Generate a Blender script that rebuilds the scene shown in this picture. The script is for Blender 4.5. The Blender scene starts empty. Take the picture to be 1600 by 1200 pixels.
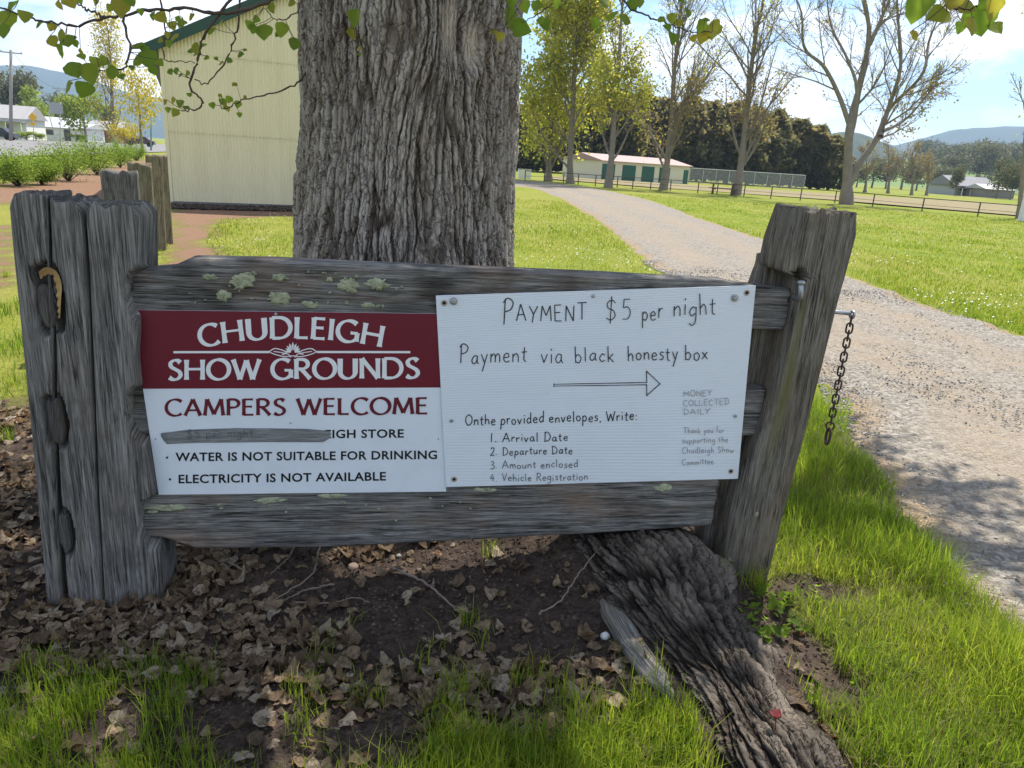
import bpy, math, random
import numpy as np
from mathutils import Matrix, Vector

# ------------------------------------------------------------------ camera, world, sun, exposure
SC = bpy.context.scene
COL = SC.collection
F = 1150.0; CAMH = 1.5                     # focal length in pixels of a 1600 wide frame, eye height
ROLL = math.atan(.063); PITCH = math.atan(350*math.cos(ROLL)/F)
_ct, _st = math.cos(PITCH), math.sin(PITCH)
FW = np.array([0, _ct, -_st]); _U0 = np.array([0, _st, _ct]); _R0 = np.array([1., 0, 0])
RT = math.cos(ROLL)*_R0+math.sin(ROLL)*_U0; UP = -math.sin(ROLL)*_R0+math.cos(ROLL)*_U0
C0 = np.array([0, 0, CAMH])
cam = bpy.data.cameras.new('camera'); cam.sensor_width = 36; cam.lens = 36*F/1600
cam.clip_start = .05; cam.clip_end = 20000
camo = bpy.data.objects.new('camera', cam); COL.objects.link(camo)
camo.matrix_world = Matrix(((RT[0], UP[0], -FW[0], 0), (RT[1], UP[1], -FW[1], 0), (RT[2], UP[2], -FW[2], CAMH), (0, 0, 0, 1)))
SC.camera = camo

SUN_EL, SUN_AZ = math.radians(61), math.radians(62)      # azimuth from +X towards +Y
SD = Vector((math.cos(SUN_EL)*math.cos(SUN_AZ), math.cos(SUN_EL)*math.sin(SUN_AZ), math.sin(SUN_EL)))
sun = bpy.data.lights.new('sun', 'SUN'); sun.energy = 4.2; sun.angle = math.radians(.5); sun.color = (1, .94, .84)
suno = bpy.data.objects.new('sun', sun); COL.objects.link(suno)
suno.rotation_euler = SD.to_track_quat('Z', 'Y').to_euler(); suno.location = (30, 20, 60)

W = bpy.data.worlds.new('World'); SC.world = W; W.use_nodes = True
wt = W.node_tree; wt.nodes.clear()
def wn(t, **k):
    n = wt.nodes.new(t)
    for a, b in k.items(): setattr(n, a, b)
    return n
_out = wn('ShaderNodeOutputWorld'); _bg = wn('ShaderNodeBackground'); _bg.inputs[1].default_value = .11
_sky = wn('ShaderNodeTexSky', sky_type='NISHITA', sun_disc=False, sun_elevation=SUN_EL, sun_rotation=math.pi/2-SUN_AZ)
_sky.air_density = 1.0; _sky.dust_density = .05; _sky.ozone_density = 1.0
_tc = wn('ShaderNodeTexCoord'); _mp = wn('ShaderNodeMapping'); _mp.inputs['Scale'].default_value = (1, 1, 2.2)
_mp.inputs['Location'].default_value = (8, 0, .6)
_n1 = wn('ShaderNodeTexNoise'); _n1.inputs['Scale'].default_value = 3.1; _n1.inputs['Detail'].default_value = 7; _n1.inputs['Roughness'].default_value = .56
_n1.inputs['Distortion'].default_value = .25
_rp = wn('ShaderNodeValToRGB'); _rp.color_ramp.elements[0].position = .49; _rp.color_ramp.elements[1].position = .575
_n2 = wn('ShaderNodeTexNoise'); _n2.inputs['Scale'].default_value = 6; _n2.inputs['Detail'].default_value = 5
_rc = wn('ShaderNodeValToRGB'); _rc.color_ramp.elements[0].position = .35; _rc.color_ramp.elements[1].position = .62
_rc.color_ramp.elements[0].color = (6.2, 6.5, 7.0, 1); _rc.color_ramp.elements[1].color = (9.0, 8.9, 8.8, 1)
_mx = wn('ShaderNodeMix', data_type='RGBA')
L = wt.links.new
L(_tc.outputs['Generated'], _mp.inputs[0]); L(_mp.outputs[0], _n1.inputs[0]); L(_mp.outputs[0], _n2.inputs[0])
L(_n1.outputs[0], _rp.inputs[0]); L(_n2.outputs[0], _rc.inputs[0])
_tn = wn('ShaderNodeMix', data_type='RGBA', blend_type='MULTIPLY'); _tn.inputs[0].default_value = 1; _tn.inputs[7].default_value = (.74, .82, .92, 1); L(_sky.outputs[0], _tn.inputs[6])
L(_rp.outputs[0], _mx.inputs[0]); L(_tn.outputs[2], _mx.inputs[6]); L(_rc.outputs[0], _mx.inputs[7])
L(_mx.outputs[2], _bg.inputs[0]); L(_bg.outputs[0], _out.inputs[0])

SC.view_settings.view_transform = 'Standard'; SC.view_settings.look = 'None'
SC.view_settings.exposure = .98; SC.view_settings.gamma = 1; SC.view_settings.use_curve_mapping = False
SC.render.engine = 'CYCLES'
SC.cycles.use_denoising = True; SC.cycles.denoiser = 'OPENIMAGEDENOISE'; SC.cycles.denoising_input_passes = 'RGB_ALBEDO_NORMAL'; SC.cycles.denoising_prefilter = 'NONE'; SC.cycles.use_adaptive_sampling = False; SC.cycles.max_bounces = 7; SC.cycles.diffuse_bounces = 3; SC.cycles.glossy_bounces = 2
SC.cycles.transmission_bounces = 4; SC.cycles.transparent_max_bounces = 8; SC.cycles.volume_bounces = 0
SC.cycles.sample_clamp_indirect = 6; SC.cycles.caustics_reflective = False; SC.cycles.caustics_refractive = False

# ------------------------------------------------------------------ measuring helpers (world positions from the surveyed photo)
def ray(x, y): return FW+(x-800)/F*RT+(600-y)/F*UP
def gnd(x, y, z=0.):
    d = ray(x, y); return C0+d*((z-CAMH)/d[2])
def atY(x, y, Y):
    d = ray(x, y); return C0+d*(Y/d[1])
def atD(x, y, D): return C0+ray(x, y)*D
FL = gnd(150, 935); FR = gnd(1160, 908)
FD = (FR-FL)/np.linalg.norm(FR-FL); FN = np.cross(FD, [0, 0, 1.])
def fp(x, y, t=0.):                       # photo point -> (s, z) on the fence plane set t towards the viewer
    p = FL+FN*t; d = ray(x, y); q = C0+d*(np.dot(p-C0, FN)/np.dot(d, FN)); return np.array([np.dot(q-FL, FD), q[2]])
def fw(s, z, t=0.):                       # fence coordinates -> world
    s, z, t = np.broadcast_arrays(np.asarray(s, float), np.asarray(z, float), np.asarray(t, float))
    return FL+s[..., None]*FD+t[..., None]*FN+z[..., None]*np.array([0, 0, 1.])

# ------------------------------------------------------------------ noise
def _h(ix, iy, iz, sd):
    n = (ix.astype(np.int64)*374761393+iy.astype(np.int64)*668265263+iz.astype(np.int64)*2147483647+sd*1274126177) & 0xffffffff
    n = ((n ^ (n >> 13))*1274126177) & 0xffffffff
    n = ((n ^ (n >> 16))*2246822519) & 0xffffffff
    return ((n ^ (n >> 15)) & 0xffff)/32767.5-1
def vn(x, y, z=0., sd=0):                 # smooth value noise in -1..1
    x, y, z = np.broadcast_arrays(np.asarray(x, float), np.asarray(y, float), np.asarray(z, float))
    i, j, k = np.floor(x), np.floor(y), np.floor(z); u, v, w = x-i, y-j, z-k
    u = u*u*u*(u*(u*6-15)+10); v = v*v*v*(v*(v*6-15)+10); w = w*w*(3-2*w)
    def pl(kk):
        a = _h(i, j, kk, sd); b = _h(i+1, j, kk, sd); c = _h(i, j+1, kk, sd); d = _h(i+1, j+1, kk, sd)
        return (a*(1-u)+b*u)*(1-v)+(c*(1-u)+d*u)*v
    if not np.any(w): return pl(k)
    return pl(k)*(1-w)+pl(k+1)*w
def fbm(x, y, z=0., o=3, sd=0):
    s = 0; a = 1; t = 0
    for q in range(o): s = s+a*vn(np.asarray(x)*2**q, np.asarray(y)*2**q, np.asarray(z)*2**q, sd+q*7); t += a; a *= .5
    return s/t
def sstep(a, b, x): t = np.clip((x-a)/(b-a), 0, 1); return t*t*(3-2*t)

# ------------------------------------------------------------------ mesh helpers
def mesh(name, V, faces, mat, smooth=False, attrs=None):
    """faces: list of int arrays (m,k)"""
    V = np.asarray(V, np.float32).reshape(-1, 3)
    if isinstance(faces, np.ndarray): faces = [faces]
    faces = [np.asarray(f, np.int32) for f in faces if len(f)]
    me = bpy.data.meshes.new(name)
    nl = sum(f.size for f in faces); nf = sum(len(f) for f in faces)
    me.vertices.add(len(V)); me.vertices.foreach_set('co', V.ravel())
    me.loops.add(nl); me.polygons.add(nf)
    li = np.concatenate([f.ravel() for f in faces])
    tot = np.concatenate([np.full(len(f), f.shape[1], np.int32) for f in faces])
    st = np.concatenate([[0], np.cumsum(tot)[:-1]]).astype(np.int32)
    me.loops.foreach_set('vertex_index', li); me.polygons.foreach_set('loop_start', st); me.polygons.foreach_set('loop_total', tot)
    me.polygons.foreach_set('use_smooth', np.full(nf, bool(smooth)))
    for k, a in (attrs or {}).items():
        a = np.asarray(a, np.float32)
        if a.ndim == 1: me.attributes.new(k, 'FLOAT', 'POINT').data.foreach_set('value', a)
        else: me.attributes.new(k, 'FLOAT_VECTOR', 'POINT').data.foreach_set('vector', a.ravel())
    me.update(calc_edges=True)
    if mat: me.materials.append(mat)
    return me
def ob(name, me, parent=None, label=None, cat=None, group=None, kind=None, loc=None):
    o = bpy.data.objects.new(name, me); COL.objects.link(o)
    if parent is not None: o.parent = parent
    if loc is not None: o.location = loc
    if label: o['label'] = label
    if cat: o['category'] = cat
    if group: o['group'] = group
    if kind: o['kind'] = kind
    return o
def part(name, V, faces, mat, parent=None, smooth=False, attrs=None, **k):
    V = np.asarray(V, float).reshape(-1, 3)
    if parent is not None:
        off = np.array(world_loc(parent)); V = V-off
    return ob(name, mesh(name, V, faces, mat, smooth, attrs), parent, **k)
def world_loc(o):
    l = Vector(o.location)
    while o.parent: o = o.parent; l = l+Vector(o.location)
    return l
def thing(name, loc, label, cat, group=None): return ob(name, None, None, label, cat, group, loc=tuple(loc))
def grid_faces(n, m, closed=False):
    """n rows x m columns"""
    i = np.arange(n-1)[:, None]; j = np.arange(m if closed else m-1)[None, :]; j2 = (j+1) % m
    return np.stack([i*m+j, i*m+j2, (i+1)*m+j2, (i+1)*m+j], -1).reshape(-1, 4)
class MB:
    """collects simple shapes of ONE part"""
    def __init__(s): s.V = []; s.Q = []; s.T = []; s.n = 0
    def add(s, V, F):
        V = np.asarray(V, float).reshape(-1, 3)
        for f in F:
            (s.Q if len(f) == 4 else s.T).append([i+s.n for i in f])
        s.V.append(V); s.n += len(V); return s
    def box(s, lo, hi, M=None):
        x0, y0, z0 = lo; x1, y1, z1 = hi
        V = np.array([(x0, y0, z0), (x1, y0, z0), (x1, y1, z0), (x0, y1, z0), (x0, y0, z1), (x1, y0, z1), (x1, y1, z1), (x0, y1, z1)], float)
        if M is not None: V = V@M[0].T+M[1]
        return s.add(V, [(0, 3, 2, 1), (4, 5, 6, 7), (0, 1, 5, 4), (1, 2, 6, 5), (2, 3, 7, 6), (3, 0, 4, 7)])
    def tube(s, pts, r, k=8, cap=True):
        V, F = tube(pts, r, k); s.add(V, F.tolist())
        if cap:
            for e, c in ((0, pts[0]), (len(pts)-1, pts[-1])):
                b = len(V)+0; i0 = s.n; s.V.append(np.array([c], float)); s.n += 1
                base = i0-len(V)-(1 if e else 0)+e*k
                for j in range(k): s.T.append([base+j, base+(j+1) % k, i0] if e else [base+(j+1) % k, base+j, i0])
        return s
    def build(s, name, mat, parent=None, smooth=False, **k):
        fs = []
        if s.Q: fs.append(np.array(s.Q))
        if s.T: fs.append(np.array(s.T))
        return part(name, np.concatenate(s.V), fs, mat, parent, smooth, **k)
def tube(pts, r, k=8):
    P = np.asarray(pts, float); r = np.broadcast_to(np.asarray(r, float), (len(P),))
    T = np.gradient(P, axis=0); T /= np.linalg.norm(T, axis=1)[:, None]+1e-12
    ref = np.array([.31, .17, .93]) if abs(T[0] @ np.array([.31, .17, .93])) < .9 else np.array([1., .2, 0])
    A = np.cross(T, ref); A /= np.linalg.norm(A, axis=1)[:, None]; B = np.cross(T, A)
    a = np.arange(k)/k*2*math.pi
    V = P[:, None]+r[:, None, None]*(A[:, None]*np.cos(a)[None, :, None]+B[:, None]*np.sin(a)[None, :, None])
    return V.reshape(-1, 3), grid_faces(len(P), k, True)
def rotz(a): c, s = math.cos(a), math.sin(a); return np.array([[c, -s, 0], [s, c, 0], [0, 0, 1.]])
def frame(dirx, loc):                        # local x along dirx (horizontal), z up
    d = np.array([dirx[0], dirx[1], 0.]); d /= np.linalg.norm(d); n = np.array([-d[1], d[0], 0])
    return np.stack([d, n, [0, 0, 1.]], 1), np.asarray(loc, float)
def smooth_path(P, n):                       # Catmull-Rom
    P = np.asarray(P, float)
    if len(P) < 3: return P[0]+(P[-1]-P[0])*np.linspace(0, 1, n)[:, None]
    Q = np.concatenate([[2*P[0]-P[1]], P, [2*P[-1]-P[-2]]])
    t = np.linspace(0, len(P)-1-1e-9, n); i = np.floor(t).astype(int); f = (t-i)[:, None]
    a, b, c, d = Q[i], Q[i+1], Q[i+2], Q[i+3]
    return .5*(2*b+(c-a)*f+(2*a-5*b+4*c-d)*f**2+(3*b-a-3*c+d)*f**3)

# ------------------------------------------------------------------ materials
class Mat:
    def __init__(s, name):
        s.m = bpy.data.materials.new(name); s.m.use_nodes = True; s.t = s.m.node_tree; s.t.nodes.clear()
        s.out = s.n('ShaderNodeOutputMaterial')
    def n(s, ty, inp=None, **k):
        x = s.t.nodes.new(ty)
        for a, b in k.items(): setattr(x, a, b)
        for a, b in (inp or {}).items(): s.set(x.inputs[a], b)
        return x
    def set(s, sock, v):
        if isinstance(v, bpy.types.NodeSocket): s.t.links.new(v, sock)
        elif hasattr(v, 'outputs'): s.t.links.new(v.outputs[0], sock)
        else:
            if sock.type == 'RGBA' and len(v) == 3: v = (*v, 1)
            sock.default_value = v
    def attr(s, name, vec=False): x = s.n('ShaderNodeAttribute', attribute_name=name); return x.outputs['Vector' if vec else 'Fac']
    def obj(s): return s.n('ShaderNodeTexCoord').outputs['Object']
    def pos(s): return s.n('ShaderNodeNewGeometry').outputs['Position']
    def map(s, vec, scale=(1, 1, 1), loc=(0, 0, 0)): return s.n('ShaderNodeMapping', {0: vec, 'Scale': scale, 'Location': loc}).outputs[0]
    def noise(s, vec, sc, det=4, rough=.5, dist=0.): return s.n('ShaderNodeTexNoise', {'Vector': vec, 'Scale': sc, 'Detail': det, 'Roughness': rough, 'Distortion': dist}).outputs[0]
    def ramp(s, fac, *stops):
        x = s.n('ShaderNodeValToRGB', {0: fac}); e = x.color_ramp.elements
        while len(e) < len(stops): e.new(.5)
        for q, (p, c) in zip(e, stops):
            q.position = p; q.color = (c, c, c, 1) if isinstance(c, (int, float)) else (*c, 1)
        return x.outputs[0]
    def mix(s, f, a, b, mode='MIX'): x = s.n('ShaderNodeMix', {0: f, 6: a, 7: b}, data_type='RGBA', blend_type=mode); return x.outputs[2]
    def math(s, op, a, b=0.): return s.n('ShaderNodeMath', {0: a, 1: b}, operation=op).outputs[0]
    def bump(s, h, d=.01, st=1.): return s.n('ShaderNodeBump', {'Height': h, 'Distance': d, 'Strength': st}).outputs[0]
    def bsdf(s, col, rough=.8, metal=0., nrm=None, spec=.3, **k):
        b = s.n('ShaderNodeBsdfPrincipled', {'Base Color': col, 'Roughness': rough, 'Metallic': metal, 'Specular IOR Level': spec})
        if nrm is not None: s.set(b.inputs['Normal'], nrm)
        s.t.links.new(b.outputs[0], s.out.inputs[0]); return b
    def leafy(s, col, tcol, tw=.45, nrm=None, rough=.6):
        b = s.n('ShaderNodeBsdfPrincipled', {'Base Color': col, 'Roughness': rough, 'Specular IOR Level': .25})
        t = s.n('ShaderNodeBsdfTranslucent', {'Color': tcol}); m = s.n('ShaderNodeMixShader', {0: tw, 1: b.outputs[0], 2: t.outputs[0]})
        s.t.links.new(m.outputs[0], s.out.inputs[0]); return s.m
def simple(name, col, rough=.7, metal=0., var=.12, sc=6., bump=0., bsc=40., spec=.3):
    m = Mat(name); v = m.obj(); n = m.noise(v, sc, 5, .6)
    c = m.mix(n, tuple(x*(1-var) for x in col), tuple(min(1, x*(1+var)) for x in col))
    nr = m.bump(m.noise(v, bsc, 3), bump) if bump else None
    m.bsdf(c, rough, metal, nr, spec); return m.m

def wood(name, dark, mid, light, warm=(.2, .13, .08), warmth=.3):
    m = Mat(name); g = m.attr('gc', True)
    fine = m.noise(m.map(g, (300, 8, 9)), 1, 6, .72, .1); med = m.noise(m.map(g, (85, 2.6, 3)), 1, 6, .7, .15)
    big = m.noise(m.map(g, (7, 2.2, 2)), 1, 4, .6); blot = m.noise(m.map(g, (16, 9, 5), (3, 7, 1)), 1, 5, .65)
    c = m.ramp(med, (.28, dark), (.5, mid), (.74, light))
    c = m.mix(m.ramp(fine, (.36, .95), (.54, 0)), c, tuple(x*.45 for x in dark)); c = m.mix(m.ramp(fine, (.58, 0), (.75, .5)), c, tuple(min(1, x*1.25) for x in light))
    c = m.mix(m.ramp(big, (.5, 0), (.72, warmth)), c, warm)
    c = m.mix(m.ramp(blot, (.52, 0), (.66, .55)), c, tuple(x*.42 for x in mid))
    ck = m.noise(m.map(g, (120, 2.6, 4), (2, 1, 5)), 1, 3, .5, .2); ckm = m.ramp(ck, (.47, 0), (.495, 1), (.505, 1), (.53, 0)); ckn = m.ramp(m.noise(m.map(g, (25, 4, 3)), 1, 3), (.45, 0), (.6, 1))
    ckm = m.math('MULTIPLY', ckm, ckn); c = m.mix(m.math('MULTIPLY', ckm, .8), c, tuple(x*.3 for x in dark))
    c = m.mix(m.attr('stain'), c, (.13, .13, .03))
    c = m.mix(m.attr('fresh'), c, m.mix(fine, (.42, .25, .10), (.62, .42, .20)))
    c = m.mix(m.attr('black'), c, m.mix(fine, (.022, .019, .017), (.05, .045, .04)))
    h = m.math('SUBTRACT', m.math('ADD', fine, m.math('MULTIPLY', med, .8)), m.math('MULTIPLY', ckm, 1.2))
    m.bsdf(c, .9, 0, m.bump(h, .004, .9), .15); return m.m
W_GREY = wood('weathered grey wood', (.092, .086, .080), (.222, .210, .196), (.40, .385, .365))
W_BROWN = wood('weathered brown grey wood', (.09, .08, .068), (.21, .19, .16), (.34, .31, .27), (.22, .15, .09), .5)
W_RAIL = wood('weathered rail wood', (.085, .08, .076), (.235, .225, .215), (.42, .41, .395), (.26, .15, .09), .5)
W_PALE = wood('bare bleached root wood', (.11, .098, .085), (.27, .25, .22), (.43, .405, .365), (.2, .14, .1), .5)
W_TAN = wood('weathered tan wood', (.12, .10, .07), (.26, .22, .15), (.40, .34, .25), (.3, .2, .12), .4)

def bark(name, dark, mid, light):
    m = Mat(name); g = m.attr('gc', True); h = m.attr('ridge')
    fine = m.noise(m.map(g, (95, 28, 3)), 1, 6, .72, .5); blot = m.noise(m.map(g, (6, 2.4, 2)), 1, 4, .6)
    crust = m.noise(m.map(g, (30, 24, 3), (5, 2, 1)), 1, 4, .7)
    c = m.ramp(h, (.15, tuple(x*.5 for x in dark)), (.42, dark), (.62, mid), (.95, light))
    c = m.mix(m.ramp(blot, (.4, 0), (.7, .6)), c, tuple(x*1.05 for x in mid))
    c = m.mix(m.ramp(fine, (.33, .4), (.52, 0)), c, tuple(x*.6 for x in dark))
    c = m.mix(m.ramp(crust, (.55, 0), (.72, .35)), c, (mid[0]*.5, mid[1]*.4, mid[2]*.33))
    vo = m.n('ShaderNodeTexVoronoi', {'Vector': m.map(m.n('ShaderNodeVectorMath', {0: g, 1: m.n('ShaderNodeVectorMath', {0: m.n('ShaderNodeTexNoise', {'Vector': g, 'Scale': 40., 'Detail': 3.}).outputs[1], 1: (.03, .05, 0)}, operation='MULTIPLY').outputs[0]}, operation='ADD').outputs[0], (42, 7, 1)), 'Scale': 1.}, feature='DISTANCE_TO_EDGE').outputs[0]
    vc = m.n('ShaderNodeTexVoronoi', {'Vector': m.map(g, (30, 4, 1)), 'Scale': 1.}).outputs['Color']; vl = m.n('ShaderNodeSeparateColor', {0: vc}).outputs[0]
    c = m.mix(m.ramp(vl, (.35, 0), (1, .35)), c, light); c = m.mix(m.ramp(vl, (0, .35), (.35, 0)), c, mid)
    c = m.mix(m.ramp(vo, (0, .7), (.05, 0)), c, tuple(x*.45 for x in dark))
    c = m.mix(m.attr('pale'), c, m.mix(fine, (.46, .37, .29), (.68, .59, .49)))
    m.bsdf(c, .92, 0, m.bump(m.math('ADD', m.math('ADD', fine, crust), m.ramp(vo, (0, 0), (.12, 1))), .010, 1.), .12); return m.m
BARK = bark('poplar bark', (.105, .080, .060), (.33, .275, .225), (.56, .505, .445))
ROOTB = bark('root bark', (.022, .017, .014), (.072, .058, .047), (.15, .128, .106))
TBARK = simple('pale grey trunk bark', (.23, .195, .16), .9, 0, .35, 3., .02, 20.)
TWIG = simple('twig bark', (.085, .06, .045), .85, 0, .3, 12.)
DTWIG = simple('dead twig bark', (.22, .17, .135), .9, 0, .4, 30.)

def foliage(name, c1, c2, c3, tw=.45, tgain=1.5, objrand=False):
    m = Mat(name)
    f = m.n('ShaderNodeObjectInfo').outputs['Random'] if objrand else m.attr('rnd')
    c = m.ramp(f, (0, c1), (.5, c2), (1, c3))
    if objrand: c = m.mix(m.ramp(m.noise(m.obj(), 30, 3), (.45, 0), (.75, .6)), c, tuple(x*.6 for x in c3))
    t = m.mix(1., c, (tgain*.96, tgain, tgain*.75), 'MULTIPLY')
    return m.leafy(c, t, tw)
GRASS = foliage('lush green grass', (.075, .13, .012), (.165, .23, .02), (.30, .315, .045), .5, 2.0)
LAWNB = foliage('lawn grass blades', (.13, .195, .016), (.20, .255, .024), (.31, .30, .06), .5, 1.6)
DRYG = foliage('straw grass', (.20, .16, .08), (.26, .21, .11), (.33, .28, .15), .4, 1.2)
POPLEAF = foliage('poplar leaf', (.10, .18, .02), (.17, .23, .028), (.31, .25, .04), .55, 2.1, True)
CROWN = foliage('poplar crown leaves', (.07, .14, .02), (.12, .19, .03), (.2, .2, .04), .5, 1.8)
YGLEAF = foliage('yellow green spring leaves', (.21, .235, .038), (.32, .318, .052), (.45, .39, .08), .55, 1.9)
YELLEAF = foliage('yellow spring leaves', (.28, .25, .04), (.42, .35, .05), (.55, .42, .05), .45, 1.5)
RUSTLEAF = foliage('russet young leaves', (.20, .15, .07), (.27, .21, .08), (.30, .19, .08), .4, 1.5)
SHRUBL = foliage('lime shrub leaves', (.11, .19, .025), (.18, .27, .035), (.28, .34, .06), .45, 1.6)
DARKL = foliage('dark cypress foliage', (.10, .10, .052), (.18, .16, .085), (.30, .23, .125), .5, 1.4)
GUML = foliage('grey green gum foliage', (.075, .085, .045), (.12, .125, .065), (.19, .17, .095), .3, 1.4)
MIDL = foliage('mid green foliage', (.14, .20, .03), (.22, .27, .045), (.31, .33, .07), .4, 1.6)

def litter():
    m = Mat('dead poplar leaves')
    f = m.n('ShaderNodeObjectInfo').outputs['Random']; a = m.attr('rnd'); q = m.math('FRACT', m.math('ADD', f, a))
    c = m.ramp(q, (0, (.095, .066, .043)), (.35, (.21, .147, .09)), (.7, (.34, .25, .157)), (1, (.44, .37, .28)))
    n = m.noise(m.obj(), 45, 4, .6); c = m.mix(m.ramp(n, (.5, 0), (.7, .6)), c, (.085, .06, .045))
    sx = m.n('ShaderNodeSeparateXYZ', {0: m.attr('lc', True)}); ax_ = m.math('ABSOLUTE', sx.outputs[0]); rib = m.ramp(ax_, (0, 1), (.03, 0))
    sv = m.ramp(m.math('FRACT', m.math('MULTIPLY', m.math('SUBTRACT', sx.outputs[1], m.math('MULTIPLY', ax_, .8)), 6.)), (0, 1), (.14, 0)); vein = m.math('MAXIMUM', rib, m.math('MULTIPLY', sv, .5))
    c = m.mix(m.math('MULTIPLY', vein, .55), c, (.34, .27, .19)); c = m.mix(m.ramp(m.noise(m.map(m.attr('lc', True), (3, 3, 3)), 1.2, 5, .7), (.5, 0), (.62, .7)), c, (.07, .05, .035))
    v = m.math('ADD', m.noise(m.attr('lc', True), 9, 4, .7), m.math('MULTIPLY', vein, .7))
    b = m.n('ShaderNodeBsdfPrincipled', {'Base Color': c, 'Roughness': .8, 'Specular IOR Level': .2, 'Normal': m.bump(v, .006, .8)})
    t = m.n('ShaderNodeBsdfTranslucent', {'Color': m.mix(1., c, (1.3, .9, .55), 'MULTIPLY')})
    x = m.n('ShaderNodeMixShader', {0: .22, 1: b.outputs[0], 2: t.outputs[0]}); m.t.links.new(x.outputs[0], m.out.inputs[0]); return m.m
LITTER = litter()

def ground_mat():
    m = Mat('grass and soil ground'); p = m.pos(); s = m.attr('soil')
    big = m.noise(m.map(p, (.16, .05, 1)), 1, 5, .6); mid = m.noise(p, 1.1, 5, .62); fine = m.noise(p, 26, 4, .7); vf = m.noise(p, 110, 3, .7)
    gr = m.ramp(mid, (.3, (.14, .19, .022)), (.52, (.21, .245, .03)), (.75, (.29, .28, .06)))
    gr = m.mix(m.ramp(big, (.42, 0), (.66, .7)), gr, (.30, .26, .07))
    gr = m.mix(m.ramp(fine, (.3, .55), (.6, 0)), gr, (.055, .09, .012))
    so = m.ramp(fine, (.3, (.028, .021, .017)), (.55, (.07, .052, .042)), (.8, (.135, .10, .078)))
    so = m.mix(m.ramp(mid, (.5, 0), (.75, .5)), so, (.15, .105, .075))
    so = m.mix(m.attr('mulch'), so, m.ramp(vf, (.25, (.11, .06, .035)), (.6, (.27, .165, .11)), (.85, (.40, .29, .2))))
    c = m.mix(s, gr, so)
    m.bsdf(c, .95, 0, m.bump(m.math('ADD', fine, m.math('MULTIPLY', vf, .5)), .02, 1.), .1); return m.m
GROUND = ground_mat()
def gravel_mat():
    m = Mat('pale gravel'); p = m.pos()
    v = m.n('ShaderNodeTexVoronoi', {'Vector': p, 'Scale': 42.}); vc = v.outputs['Color']; vd = v.outputs['Distance']
    v2 = m.n('ShaderNodeTexVoronoi', {'Vector': p, 'Scale': 95.})
    big = m.noise(p, .9, 5, .6); mid = m.noise(m.map(p, (1, 1, 1), (9, 3, 0)), 3.2, 4, .6)
    lum = m.n('ShaderNodeSeparateColor', {0: vc}).outputs[0]; lum2 = m.n('ShaderNodeSeparateColor', {0: v2.outputs['Color']}).outputs[0]
    st = m.ramp(lum, (0, (.135, .120, .102)), (.5, (.235, .212, .180)), (1, (.345, .318, .28)))
    sa = m.ramp(lum2, (0, (.225, .182, .135)), (1, (.335, .278, .212)))
    c = m.mix(m.math('MULTIPLY', m.ramp(mid, (.36, .35), (.62, 1)), m.attr('trk')), st, sa)
    c = m.mix(m.ramp(big, (.55, 0), (.75, .45)), c, (.30, .235, .17))
    c = m.mix(m.attr('edge'), c, (.30, .21, .12))
    m.bsdf(c, .95, 0, m.bump(m.math('SUBTRACT', m.math('MULTIPLY', v2.outputs['Distance'], -.5), vd), .012, .9), .15); return m.m
GRAVEL = gravel_mat()
def stone_mat():
    m = Mat('gravel stones'); c = m.ramp(m.attr('rnd'), (0, (.16, .152, .142)), (.5, (.26, .248, .228)), (1, (.43, .415, .39)))
    m.bsdf(c, .9, 0, m.bump(m.noise(m.obj(), 150, 3), .002), .2); return m.m
STONE = stone_mat()
def clod_mat():
    m = Mat('soil crumbs'); c = m.ramp(m.attr('rnd'), (0, (.03, .023, .019)), (.6, (.075, .056, .045)), (1, (.14, .105, .082)))
    m.bsdf(c, .97, 0, m.bump(m.noise(m.obj(), 150, 3), .003), .05); return m.m
CLOD = clod_mat()
ASPH = simple('pale asphalt', (.19, .182, .178), .9, 0, .12, .6, .004, 30)
PADDOCK = simple('dry seed head paddock', (.21, .172, .085), .95, 0, .28, .35, .05, 3)
FARG = simple('far green pasture', (.13, .20, .045), .95, 0, .3, .03)
FOREST = simple('far forest hillside', (.035, .055, .03), .95, 0, .35, .02)

# ------------------------------------------------------------------ ground sheet
def seg_d(x, y, a, b):
    ax, ay = a; bx, by = b; dx, dy = bx-ax, by-ay; t = np.clip(((x-ax)*dx+(y-ay)*dy)/(dx*dx+dy*dy), 0, 1)
    return np.hypot(x-ax-t*dx, y-ay-t*dy), t
TX, TY = atY(640, 235, 3.78)[0], 3.78            # trunk axis
ROOT = np.array([(TX+.25, 3.45), (.10, 3.10), (.40, 2.76), (.585, 2.42), (.66, 2.12), (.735, 1.84), (.765, 1.56), (.83, 1.25), (.92, .9)])
def hgt(x, y):
    x = np.asarray(x, float); y = np.asarray(y, float); r = np.hypot(x, y-2.4); near = 1-sstep(5, 9, r)
    h = (.014*vn(x*2.3, y*2.3, 0, 3)+.012*vn(x*8, y*8, 0, 4)+.006*vn(x*21, y*21, 0, 5)+.004*vn(x*47, y*47, 0, 6))*near
    h = h+.17*np.exp(-((x-TX-.2)**2/.75+(y-3.6)**2/.55))+.06*np.exp(-((x-.35)**2/.12+(y-2.75)**2/.2))
    rd = np.min([seg_d(x, y, ROOT[i], ROOT[i+1])[0] for i in range(len(ROOT)-1)], 0)
    h = h+(.075*sstep(1.3, 2.3, y)+.03)*np.exp(-(rd/.25)**2)+.05*np.exp(-((x-.12)**2/.10+(y-2.55)**2/.10))
    h = h-.03*np.exp(-((x+1.3)**2+(y-2.1)**2)/.25)
    return h+(1-near)*.05*vn(x*.13, y*.13, 0, 8)*(1-sstep(60, 120, r))
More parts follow.
